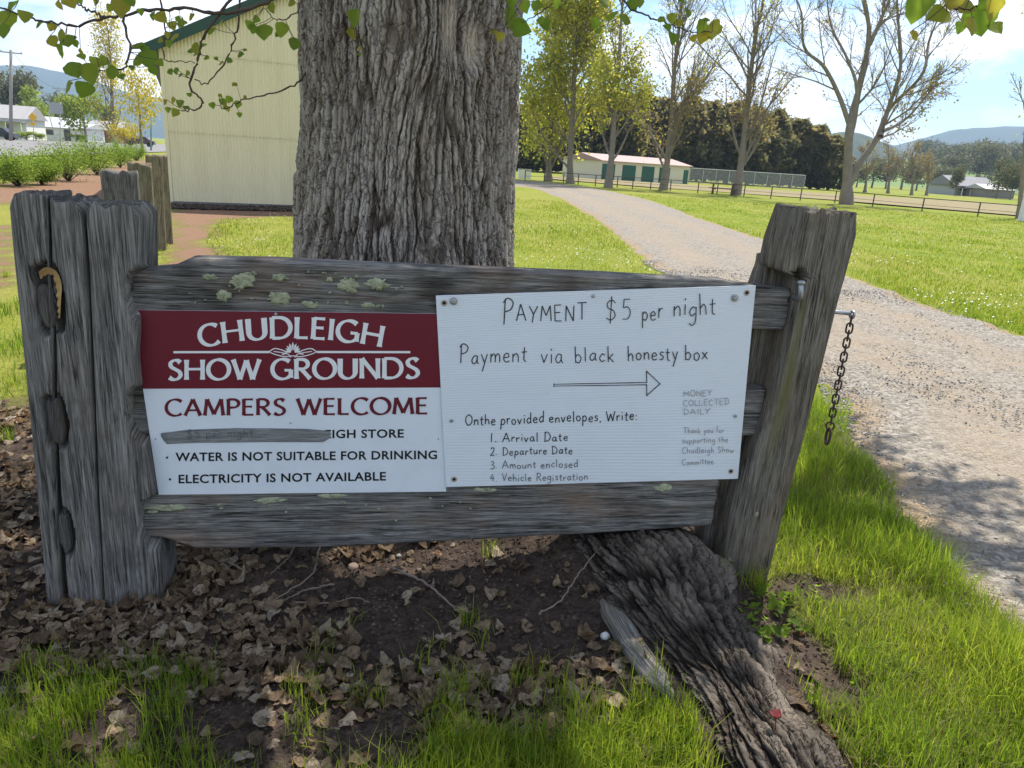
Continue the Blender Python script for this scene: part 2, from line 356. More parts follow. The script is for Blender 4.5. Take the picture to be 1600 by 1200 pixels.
def polymask(x, y, poly):
    P = np.asarray(poly)[:, :2]; ins = np.zeros(np.shape(x), bool); j = len(P)-1
    for i in range(len(P)):
        c = ((P[i, 1] > y) != (P[j, 1] > y)) & (x < (P[j, 0]-P[i, 0])*(y-P[i, 1])/(P[j, 1]-P[i, 1]+1e-12)+P[i, 0]); ins ^= c; j = i
    return ins
PATH = [gnd(*p) for p in ((262, 432), (268, 322), (470, 322), (470, 334), (345, 340), (318, 375), (345, 410), (330, 440))]
MULCH = [gnd(*p) for p in ((-60, 296), (40, 284), (150, 262), (235, 244), (262, 262), (240, 300), (150, 316), (60, 312), (-60, 322))]
MULCH2 = [gnd(*p) for p in ((-30, 350), (12, 345), (20, 420), (-40, 480))]
def soil(x, y):
    n = .10*vn(x*3.1, y*3.1, 0, 21)+.07*vn(x*9, y*9, 0, 22)
    m = sstep(1.66, 1.86, y+n)*(1-sstep(.95, 1.10, x+n+(y-2.5)*.12))*(1-sstep(4.6, 5.2, y+n+np.maximum(x-TX, 0)*.9))*sstep(-3.3, -2.5, x+n*2)
    d = np.hypot((x-1.18)/.22, (y-2.5)/.12); m = np.maximum(m, .95*(1-sstep(.7, 1.3, d+n*3)))
    return np.clip(m, 0, 1)
def mulch(x, y): return (polymask(x, y, PATH) | polymask(x, y, MULCH) | polymask(x, y, MULCH2)).astype(float)
def axis(lo, hi, step, ratio, far0, far1):
    c = list(np.arange(lo, hi+1e-6, step)); s = step; a = c[-1]; up = []
    while a < far1: s *= ratio; a += s; up.append(a)
    s = step; a = c[0]; dn = []
    while a > far0: s *= ratio; a -= s; dn.append(a)
    return np.array(dn[::-1]+c+up)
RLX, RLY = [1.7, 1.75, 1.754, 1.805, 1.83, 2.03, 2.41], [-4, 0, 2.1, 2.65, 3.1, 4.08, 5.46]
gx = axis(-2.0, 2.0, .03, 1.07, -3600, 3600); gy = axis(1.0, 4.4, .03, 1.055, -400, 3600)
X, Y = np.meshgrid(gx, gy); Xw = X+vn(X*5, Y*5, 0, 90)*.0
gs = np.maximum(soil(X, Y), 1.*(1-sstep(1.9, 2.6, Y+np.maximum(0, np.abs(X)-1.2)*.0))*(np.abs(X) < 3)*(X < np.interp(Y, RLY, RLX))).ravel(); gm = mulch(X+.1*vn(X*2, Y*2), Y+.1*vn(X*2, Y*2, 0, 5)).ravel()
ground = ob('ground', mesh('ground', np.stack([X, Y, hgt(X, Y)], -1), grid_faces(len(gy), len(gx)), GROUND, True, {'soil': np.maximum(gs, gm), 'mulch': gm}), kind='structure')

# gravel drive ---------------------------------------------------------------
RL = np.array([(1.7, -4), (1.75, 0), (1.754, 2.1), (1.805, 2.65), (1.83, 3.1), (2.03, 4.08), (2.41, 5.46), (2.40, 7.5), (2.33, 9.9), (2.10, 12), (2.17, 17.5), (1.88, 25.3), (1.27, 36.4), (-.28, 45.3), (-8, 52), (-20, 56)])
RR = np.array([(6.3, -4), (6.2, 0), (6.1, 2.1), (6.0, 2.65), (5.95, 3.1), (5.85, 4.08), (5.7, 5.46), (5.5, 7.9), (5.33, 9.5), (5.37, 12), (5.78, 17.6), (5.85, 24.4), (6, 39.4), (3.74, 55.6), (-4, 62), (-18, 67)])
nr_, nc_ = 520, 56
A_ = smooth_path(RL, nr_); B_ = smooth_path(RR, nr_)
A_[:, 0] += .07*vn(A_[:, 1]*3, 1.3)+.05*vn(A_[:, 1]*9, 2.7)
B_[:, 0] += .10*vn(B_[:, 1]*2, 5.3)+.05*vn(B_[:, 1]*7, 8.7)
tt = np.linspace(0, 1, nc_)[None, :, None]; RV = A_[:, None]*(1-tt)+B_[:, None]*tt
rx, ry = RV[..., 0], RV[..., 1]; ed = np.minimum(tt[..., 0], 1-tt[..., 0])*np.ones_like(rx)
rz = hgt(rx, ry)+.012+.02*sstep(0, .12, ed)*(1+.6*vn(rx*1.5, ry*.8, 0, 33))+.006*vn(rx*12, ry*12, 0, 35)
rz[:, 0] -= .03; rz[:, -1] -= .03
drive = ob('gravel_drive', mesh('gravel_drive', np.stack([rx, ry, rz], -1), grid_faces(nr_, nc_), GRAVEL, True, {'trk': np.clip(np.exp(-((tt[..., 0]+.02*vn(rx*.0, ry*.5, 0, 38)-.27)/.12)**2)+np.exp(-((tt[..., 0]+.02*vn(rx*.0, ry*.5, 0, 39)-.66)/.12)**2)+.25*vn(rx*1.3, ry*.6, 0, 40), 0, 1).ravel(), 'edge': np.clip((1-sstep(0, .09, ed+.03*vn(rx*3, ry*1.5, 0, 36)))*.75, 0, 1).ravel()}), kind='structure')
def drive_mask(x, y):
    lx = np.interp(y, RL[:, 1], RL[:, 0]); hx = np.interp(y, RR[:, 1], RR[:, 0]); return (x > lx) & (x < hx) & (y < 46) | ((y >= 46) & (y < 64) & (x < 3.7) & (x > -20) & (y > 45.3-(x+.28)*.8) & (y < 58-(x+.3)*.55))

# far sheets
def sheet(name, pxs, z, mat, kind='structure', world=False):
    P = np.array(pxs if world else [gnd(*p) for p in pxs]); P[:, 2] = z
    me = bpy.data.meshes.new(name); me.from_pydata([tuple(p) for p in P], [], [list(range(len(P)))]); me.materials.append(mat)
    return ob(name, me, kind=kind)
street = sheet('street', [(-34, 20, 0), (-26, 36, 0), (-33.5, 62, 0), (-42, 92, 0), (-62, 190, 0), (-88, 190, 0), (-70, 96, 0), (-62, 80, 0), (-80, 50, 0), (-90, 20, 0)], .07, ASPH, world=True)
paddock = sheet('paddock', [(36, 44, 0), (23.5, 58.5, 0), (10.5, 62.5, 0), (2, 70, 0), (2, 84, 0), (40, 86, 0), (110, 105, 0), (110, 44, 0)], .07, PADDOCK, world=True)

# hills and mountains: solid heightfields
def ridge(name, pts, depth, back, mat, seed, rough=.06, zb=-2, nx=90, ny=22):
    """pts: list of (px, py) crest points at given distance depth"""
    C = smooth_path(np.array([atD(x, y, depth) for x, y in pts]), nx)
    n = np.stack([-np.gradient(C[:, 1]), np.gradient(C[:, 0])], 1); n /= np.linalg.norm(n, axis=1)[:, None]
    if n[:, 1].mean() < 0: n = -n
    t = np.linspace(-1, 1, ny); V = np.zeros((ny, nx, 3))
    for i, q in enumerate(t):
        V[i, :, :2] = C[:, :2]+n*(q*back); V[i, :, 2] = zb+(C[:, 2]-zb)*(1-abs(q)**1.3)
    hh = V[..., 2]-zb
    V[..., 2] += hh*rough*fbm(V[..., 0]/depth*22, V[..., 1]/depth*22, 0, 4, seed)
    return ob(name, mesh(name, V, grid_faces(ny, nx), mat, True), kind='structure')
ridge('mountain', [(-700, 150), (-420, 120), (-200, 108), (-60, 100), (40, 104), (95, 108), (150, 128), (230, 150), (330, 165), (480, 190), (640, 210)], 2600, 650, FOREST, 4, .05)
ridge('forested_range', [(1150, 262), (1290, 240), (1400, 225), (1450, 214), (1500, 203), (1570, 198), (1650, 203), (1800, 215), (2000, 235), (2300, 270)], 2300, 600, FOREST, 9, .05)
ridge('green_hill', [(1180, 275), (1300, 262), (1400, 251), (1480, 244), (1560, 247), (1660, 255), (1800, 270), (2000, 295)], 620, 210, FARG, 14, .05)
ridge('wooded_rise', [(1210, 262), (1260, 225), (1310, 205), (1360, 215), (1410, 240), (1450, 262), (1500, 280)], 900, 180, FOREST, 17, .09)

# ------------------------------------------------------------------ timber members
def beam(name, parent, mat, L0, L1, lo, hi, front, back, vertical=True, seed=0, rad=.012, amp=.003, cracks=(), pockets=(), rag=(0, 0), step=.004, lstep=.012, attr=None, **kw):
    I = lambda f: (lambda l: np.interp(l, [p[0] for p in f], [p[1] for p in f])) if isinstance(f, (list, tuple)) else (lambda l: np.full(np.shape(l), float(f)))
    lo, hi, front, back = I(lo), I(hi), I(front), I(back)
    l = np.linspace(L0, L1, max(6, int((L1-L0)/lstep))); mid = np.median(hi(l)-lo(l)); dep = np.median(front(l)-back(l))
    nf = max(10, int(mid/step)); ns = max(6, int(dep/(step*1.6)))
    e = .5-.5*np.cos(np.linspace(0, math.pi, nf, endpoint=False)); e = .35*e+.65*np.linspace(0, 1, nf, endpoint=False)
    g = np.linspace(0, 1, ns, endpoint=False); b = np.linspace(0, 1, 14, endpoint=False)
    pa = np.concatenate([e, np.ones(ns), 1-b, np.zeros(ns)]); pb = np.concatenate([np.zeros(nf), g, np.ones(14), 1-g])
    isf = np.concatenate([np.ones(nf), np.zeros(ns*2+14)])
    LL = l[:, None]*np.ones_like(pa)[None]; hw = (hi(l)-lo(l))[:, None]/2; hd = (front(l)-back(l))[:, None]/2
    a = (pa*2-1)[None]*hw; t = (1-pb*2)[None]*hd
    qa = np.clip(a, -(hw-rad), hw-rad); qt = np.clip(t, -(hd-rad), hd-rad); va, vt = a-qa, t-qt; vl = np.hypot(va, vt)+1e-9
    na, nt = va/vl, vt/vl
    A0 = (hi(l)+lo(l))[:, None]/2+a                         # across position before displacement
    u = A0+t*.9
    d = amp*.45*fbm(u*70, LL*2.2, seed*3.7, 3, seed)+amp*.45*vn(u*9, LL*1.3, 0, seed+5)+amp*1.3*np.minimum(0, vn(u*75, LL*2.6, 0, seed+9)+.45)
    for c in cracks:                                        # (path[(l,a)], width, depth)
        ca = np.interp(LL, [p[0] for p in c[0]], [p[1] for p in c[0]])+.004*vn(LL*9, 3.3, 0, seed+int(c[0][0][1]*999))
        wt_ = sstep(c[0][0][0]-.02, c[0][0][0]+.03, LL)*(1-sstep(c[0][-1][0]-.03, c[0][-1][0]+.02, LL))
        d = d-c[2]*np.exp(-((A0-ca)/c[1])**2)*wt_*isf[None]
    aa = qa+na*(rad+d); t2 = qt+nt*(rad+d)
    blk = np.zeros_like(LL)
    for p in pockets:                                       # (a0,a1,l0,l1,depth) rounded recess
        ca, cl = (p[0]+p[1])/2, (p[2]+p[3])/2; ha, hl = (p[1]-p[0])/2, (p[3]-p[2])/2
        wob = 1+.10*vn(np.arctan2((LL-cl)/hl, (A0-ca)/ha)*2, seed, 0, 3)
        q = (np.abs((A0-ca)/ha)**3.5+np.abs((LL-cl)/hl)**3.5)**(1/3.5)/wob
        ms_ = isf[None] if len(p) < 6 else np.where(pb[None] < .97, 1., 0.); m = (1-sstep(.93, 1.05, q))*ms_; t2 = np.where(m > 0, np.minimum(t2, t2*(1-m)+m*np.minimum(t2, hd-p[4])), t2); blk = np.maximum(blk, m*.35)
    top = sstep(L1-.10, L1, LL)*rag[1]*(.6*vn(u*38, 2.2, 0, seed+3)+.5*vn(u*90, 4.2, 0, seed+4)-.3)+sstep(L0+.1, L0, LL)*0
    bot = (1-sstep(L0, L0+.1, LL))*rag[0]*(.6*vn(u*38, 7.2, 0, seed+6)+.3)
    LZ = LL+top+bot
    AA = (hi(l)+lo(l))[:, None]/2+aa; TT = (front(l)+back(l))[:, None]/2+t2
    n, m_ = LL.shape
    V = fw(AA, LZ, TT) if vertical else fw(LZ, AA, TT)
    gc = np.stack([u, LL, np.full_like(u, seed*1.37)], -1)
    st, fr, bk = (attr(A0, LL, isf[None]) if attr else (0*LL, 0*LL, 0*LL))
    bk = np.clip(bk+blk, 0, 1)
    # end caps: two shrinking rings and a centre
    Vs, G, at = [V.reshape(-1, 3)], [gc.reshape(-1, 3)], [np.stack([st, fr, bk], -1).reshape(-1, 3)]
    faces = [grid_faces(n, m_, True)]; tris = []; base = n*m_
    for row, sgn in ((0, -1), (n-1, 1)):
        ring = V[row]; cen = ring.mean(0); prev = row*m_; ax = (V[-1].mean(0)-V[0].mean(0)); ax /= np.linalg.norm(ax)
        for k_, f in enumerate((.93, .6)):
            R_ = cen+(ring-cen)*f+ax[None]*sgn*(.004+.003*vn(u[0]*60, k_*3., 0, seed)[:, None])*(1 if k_ else .7)
            Vs.append(R_); G.append(gc[row]+[0, .02*k_, .5]); at.append(np.tile([0, 0, .45], (m_, 1)))
            j = np.arange(m_); j2 = (j+1) % m_
            faces.append(np.stack([prev+j, prev+j2, base+j2, base+j] if sgn > 0 else [prev+j2, prev+j, base+j, base+j2], -1)); prev = base; base += m_
        Vs.append(cen[None]+ax*sgn*.004); G.append(gc[row][:1]); at.append(np.array([[0, 0, .45]]))
        j = np.arange(m_); j2 = (j+1) % m_; tris.append(np.stack([prev+j, prev+j2, np.full(m_, base)] if sgn > 0 else [prev+j2, prev+j, np.full(m_, base)], -1)); base += 1
    at = np.concatenate(at); V = np.concatenate(Vs)
    return part(name, V, faces+[np.concatenate(tris)], mat, parent, True, {'gc': np.concatenate(G), 'stain': at[:, 0], 'fresh': at[:, 1], 'black': at[:, 2]}, **kw)

fence = thing('timber_fence', fw(1.1, 0, -.1), 'old grey timber fence panel of posts and rails carrying the two signs', 'fence')
def pk(x0, y0, x1, y1, d):                                  # pocket from photo box
    a = fp(x0, (y0+y1)/2)[0]; b = fp(x1, (y0+y1)/2)[0]; return (a, b, fp((x0+x1)/2, y1)[1], fp((x0+x1)/2, y0)[1], d)
PK1, PK2, PK3 = (50, 412, 100, 522, .05), (64, 617, 106, 702, .04), (82, 796, 116, 872, .035)
CR = [(-.1, -.109), (.1, -.102), (.35, -.085), (.6, -.066), (.9, -.036), (1.25, -.010), (1.35, -.004)]   # the gap in the split post
def torn(a, l, f):
    s, z = a, l; c = fp(97, 452); return 0*l, 0*l, .55*np.exp(-((s-fp(75, 465)[0])/.03)**2-((z-fp(75, 465)[1])/.10)**2)*f
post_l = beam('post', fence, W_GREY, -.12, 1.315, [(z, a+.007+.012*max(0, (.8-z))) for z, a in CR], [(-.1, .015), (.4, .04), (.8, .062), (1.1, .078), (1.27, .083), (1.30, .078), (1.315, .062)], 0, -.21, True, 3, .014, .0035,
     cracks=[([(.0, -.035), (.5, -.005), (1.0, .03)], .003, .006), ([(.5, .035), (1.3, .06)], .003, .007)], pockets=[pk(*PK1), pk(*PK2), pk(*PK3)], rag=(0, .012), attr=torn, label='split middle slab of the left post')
beam('slab', post_l, W_GREY, -.12, 1.325, [(-.1, -.165), (.1, -.155), (.6, -.135), (1.29, -.112), (1.325, -.098)], [(z, a-.003) for z, a in CR], -.004, -.20, True, 5, .014, .0035,
     cracks=[([(.05, -.13), (.6, -.105), (1.2, -.075)], .003, .006)], pockets=[pk(*PK1), pk(*PK2), pk(*PK3)], rag=(0, .012), attr=torn)
P3HI = [(-.1, .205), (.1, .212), (.35, .212), (.60, .200), (.84, .196), (1.10, .226), (1.28, .238), (1.31, .222)]
p3 = beam('slab', post_l, W_GREY, -.12, 1.31, [(-.1, .020), (.4, .045), (.8, .068), (1.1, .086), (1.26, .092), (1.29, .097), (1.31, .115)], P3HI, .004, -.2, True, 8, .016, .0035,
     cracks=[([(.0, .10), (.6, .12), (1.2, .15)], .003, .008), ([(-.05, .16), (.5, .17)], .004, .012), ([(.3, .075), (1.0, .11)], .0025, .006)],
     pockets=[(.19, .30, .965, 1.118, .12, 1), (.158, .27, .57, .75, .12, 1), (.162, .28, .19, .365, .12, 1)], rag=(0, .014))
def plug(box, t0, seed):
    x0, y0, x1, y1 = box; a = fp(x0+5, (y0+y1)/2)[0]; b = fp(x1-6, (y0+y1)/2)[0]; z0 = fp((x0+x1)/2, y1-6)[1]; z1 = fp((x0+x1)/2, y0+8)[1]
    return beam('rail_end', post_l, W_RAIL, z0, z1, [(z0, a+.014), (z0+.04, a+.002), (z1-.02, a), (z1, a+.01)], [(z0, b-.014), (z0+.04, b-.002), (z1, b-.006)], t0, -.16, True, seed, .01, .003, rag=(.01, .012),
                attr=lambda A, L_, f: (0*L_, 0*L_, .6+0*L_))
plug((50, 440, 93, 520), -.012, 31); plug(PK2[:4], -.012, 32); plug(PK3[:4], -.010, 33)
# freshly torn wood round the top pocket
tp = [(62, 424), (72, 417), (84, 419), (93, 428), (98, 445), (97, 465), (96, 485), (95, 498)]
tp = smooth_path(np.array(tp, float), 30); tv = []
for i, (x, y) in enumerate(tp):
    w_ = 9.5*(1-.70*max(0, (i-16)/14))+1.2*math.sin(i*2.3)
    nx_, ny_ = (0, 1) if i < 10 else (-1, .15)
    for k_ in range(4):
        f = k_/3; q = fp(x+nx_*w_*f*1.3, y+ny_*w_*f*1.3); tv.append(fw(q[0], q[1], .007-.012*f-.003*((i*7+k_*5) % 5)/5*f))
part('torn_wood', np.array(tv), grid_faces(30, 4), W_TAN, post_l, False, {'gc': np.array([(k_ % 4*.01, k_//4*.006, 1) for k_ in range(120)]), 'stain': np.zeros(120), 'fresh': np.ones(120), 'black': np.zeros(120)}, label='pale torn wood round the top pocket')

# right leaning post
dx0 = fp(1258, 470); dx1 = fp(1200, 700)
def drip(a, l, f):
    ca = np.interp(l, [dx1[1], dx0[1]], [dx1[0]+.02, dx0[0]-.005]); w_ = np.interp(l, [.5, 1.12], [.03, .012])
    st = np.exp(-((a-ca)/w_)**2)*sstep(.35, .75, l)*(1-sstep(1.08, 1.12, l))*(.7+.3*vn(a*90, l*6))
    c2 = np.interp(l, [.6, 1.3], [2.44, 2.47]); st2 = .5*np.exp(-((a-c2)/.02)**2)*np.clip(vn(a*40, l*9, 0, 4)+.2, 0, 1)*sstep(.7, .9, l)
    return np.clip(st*.85+st2, 0, 1)*f, 0*l, 0*l
post_r = beam('post', fence, W_BROWN, -.15, 1.405, [(-.15, 2.20), (0, 2.235), (.28, 2.245), (.45, 2.275), (.578, 2.30), (.80, 2.335), (1.10, 2.352), (1.17, 2.345), (1.20, 2.262), (1.3, 2.268), (1.4, 2.288)],
     [(-.1, 2.42), (.0, 2.432), (.3, 2.452), (.7, 2.485), (1.1, 2.508), (1.33, 2.528), (1.39, 2.515)], .0, -.17, True, 12, .02, .0045,
     cracks=[([(.7, 2.41), (1.38, 2.40)], .003, .009), ([(.1, 2.33), (.9, 2.42)], .003, .008), ([(1.15, 2.34), (1.38, 2.335)], .004, .014), ([(.0, 2.28), (.5, 2.33)], .003, .008), ([(.2, 2.40), (1.0, 2.46)], .0025, .006)],
     pockets=[(2.325, 2.362, 1.11, 1.205, .05)], rag=(0, .022), attr=drip, label='leaning right post with a green drip stain')
beam('cheek', post_r, W_BROWN, -.15, 1.23, [(-.15, 2.185), (.15, 2.19), (.45, 2.20), (.89, 2.215), (1.2, 2.27)], [(-.15, 2.34), (.5, 2.36), (1.2, 2.40)], -.115, -.21, True, 14, .015, .004)
# rails
lich_black = lambda pairs: (lambda a, l, f: (0*l, 0*l, np.clip(sum(w_*np.exp(-((l-c)/r_)**2) for c, r_, w_ in pairs)*(.5+.8*vn(l*9, a*30, 0, 6)), 0, .85)))
top_rail = beam('rail', fence, W_RAIL, .165, 2.352, [(.2, .972), (1.2, .985), (2.35, .978)], [(.16, 1.105), (.30, 1.122), (.36, 1.152), (.6, 1.158), (1.1, 1.154), (2.1, 1.150), (2.19, 1.136), (2.35, 1.130)], -.05, -.15, False, 21, .014, .004,
     cracks=[([(.2, 1.04), (1.4, 1.055)], .0025, .008), ([(2.15, 1.04), (2.34, 1.035)], .002, .004)], rag=(0, .01), step=.005, lstep=.008, attr=lich_black([(.45, .15, .5), (1.05, .25, .45), (1.4, .3, .5)]), label='top rail patched with pale lichen')
beam('rail', fence, W_RAIL, .13, 2.315, [(.1, .57), (2.3, .575)], [(.1, .745), (2.3, .765)], -.055, -.14, False, 22, .014, .004, cracks=[([(.14, .66), (2.3, .70)], .003, .008)], step=.007, lstep=.015)
bot_rail = beam('rail', fence, W_RAIL, .14, 2.185, [(.14, .205), (.21, .198), (.32, .152), (.8, .150), (1.2, .166), (1.7, .186), (2.18, .212)], [(.14, .358), (.5, .380), (1.0, .392), (1.6, .400), (2.18, .412)], -.045, -.16, False, 23, .014, .0032,
     cracks=[([(.22, .186), (1.3, .215), (2.1, .235)], .0025, .010), ([(.5, .33), (1.4, .345)], .002, .004)], rag=(0, .008), step=.005, lstep=.009)
# lichen crusts
LICH = Mat('pale lichen'); _v = LICH.obj(); LICH.bsdf(LICH.ramp(LICH.noise(_v, 55, 4, .7), (.3, (.17, .175, .12)), (.52, (.34, .36, .24)), (.75, (.46, .48, .35))), .95, 0, LICH.bump(LICH.noise(_v, 160, 4), .004), .05); LICH = LICH.m
def lichen(x, y, rx_, ry_, t, parent, seed):
    c = fp(x, y, t); ms = np.linalg.norm(fp(x+10, y, t)-c)/10; n = 48; rings = (.25, .5, .75, 1.)
    a = np.arange(n)/n*2*math.pi; V = [fw(c[0], c[1], t+.003)]
    for k_, f in enumerate(rings):
        rr = f*(1+.34*vn(np.cos(a)*1.6+seed, np.sin(a)*1.6, 0, seed)*f+.22*vn(np.cos(a)*4.5+seed, np.sin(a)*4.5, 0, seed+2)*f+.14*vn(np.cos(a)*11, np.sin(a)*11+seed, 0, seed+3)*f)
        V += list(fw(c[0]+rx_*ms*rr*np.cos(a), c[1]+ry_*ms*rr*np.sin(a), t+(.0028 if f < 1 else -.004)+.0012*vn(a*4, f*9, 0, seed)))
    T = [[0, 1+j, 1+(j+1) % n] for j in range(n)]; Q = [[1+k_*n+j, 1+(k_+1)*n+j, 1+(k_+1)*n+(j+1) % n, 1+k_*n+(j+1) % n] for k_ in range(3) for j in range(n)]
    part('lichen', np.array(V), [np.array(Q), np.array(T)], LICH, parent, True)
for i, q in enumerate([(376, 441, 23, 14), (349, 462, 12, 10), (437, 466, 17, 12), (436, 433, 13, 6), (543, 446, 15, 12), (592, 445, 20, 9), (484, 476, 14, 5), (575, 477, 9, 4), (329, 433, 11, 5), (557, 432, 4, 3), (515, 437, 5, 4)]):
    lichen(*q, -.046, top_rail, 40+i)
for i, q in enumerate([(262, 794, 34, 7), (425, 782, 22, 5), (520, 775, 20, 4), (760, 766, 18, 4), (1035, 762, 15, 6), (240, 800, 10, 3)]): lichen(*q, -.042, bot_rail, 60+i)
lichen(1182, 804, 3, 5, .0, post_r, 80)
_rs = random.Random(3)
for i in range(30): lichen(_rs.uniform(290, 640), _rs.uniform(424, 480), _rs.uniform(1.2, 3.6), _rs.uniform(1, 2.6), -.0462, top_rail, 100+i)
for i in range(14): lichen(_rs.uniform(240, 800), _rs.uniform(778, 815), _rs.uniform(1.2, 4), _rs.uniform(1, 2), -.0422, bot_rail, 140+i)

# ------------------------------------------------------------------ lettering
def arc(cx, cy, rx_, ry_, a0, a1, n=18):
    a = np.radians(np.linspace(a0, a1, n)); return [(cx+rx_*math.cos(t), cy+ry_*math.sin(t)) for t in a]
CAPS = {   # width, strokes (cap height 1)
 'A': (.76, [[(.02, 0), (.38, 1)], [(.38, 1), (.74, 0)], [(.15, .33), (.61, .33)]]),
 'C': (.74, [arc(.44, .5, .42, .5, 46, 314, 26)]),
 'D': (.80, [[(.06, 0), (.06, 1)], [(.06, .99), (.32, .99)]+arc(.32, .5, .44, .49, 88, -88, 22)+[(.06, .01)]]),
 'E': (.52, [[(.06, 0), (.06, 1)], [(.06, .97), (.48, .97)], [(.06, .53), (.44, .53)], [(.06, .03), (.50, .03)]]),
 'G': (.82, [arc(.44, .5, .42, .5, 48, 322, 26), [(.78, .06), (.78, .46)], [(.52, .44), (.80, .44)]]),
 'H': (.80, [[(.06, 0), (.06, 1)], [(.72, 0), (.72, 1)], [(.06, .53), (.72, .53)]]),
 'I': (.16, [[(.08, 0), (.08, 1)]]),
 'L': (.50, [[(.06, 0), (.06, 1)], [(.06, .03), (.48, .03)]]),
 'M': (.94, [[(.04, 0), (.14, 1)], [(.14, 1), (.47, .08)], [(.47, .08), (.80, 1)], [(.80, 1), (.90, 0)]]),
 'N': (.80, [[(.06, 0), (.06, 1)], [(.06, 1), (.72, 0)], [(.72, 0), (.72, 1)]]),
 'O': (.90, [arc(.45, .5, .43, .5, 90, 452, 36)]),
 'P': (.58, [[(.06, 0), (.06, 1)], [(.06, .98), (.26, .98)]+arc(.27, .73, .27, .25, 88, -88, 16)+[(.06, .48)]]),
 'R': (.64, [[(.06, 0), (.06, 1)], [(.06, .98), (.26, .98)]+arc(.27, .74, .26, .24, 88, -88, 16)+[(.06, .50)], [(.26, .50), (.62, 0)]]),
 'S': (.56, [[tuple(p) for p in smooth_path([(.49, .86), (.38, .97), (.22, .97), (.09, .83), (.13, .64), (.30, .52), (.46, .39), (.50, .20), (.36, .03), (.18, .02), (.04, .12)], 34)]]),
 'U': (.76, [[(.06, 1), (.06, .36)]+arc(.37, .34, .31, .34, 182, 358, 18)+[(.68, 1)]]),
 'W': (1.12, [[(.02, 1), (.30, 0)], [(.30, 0), (.56, .95)], [(.56, .95), (.82, 0)], [(.82, 0), (1.10, 1)]]),
}
def S_(*p): return ('s',)+p
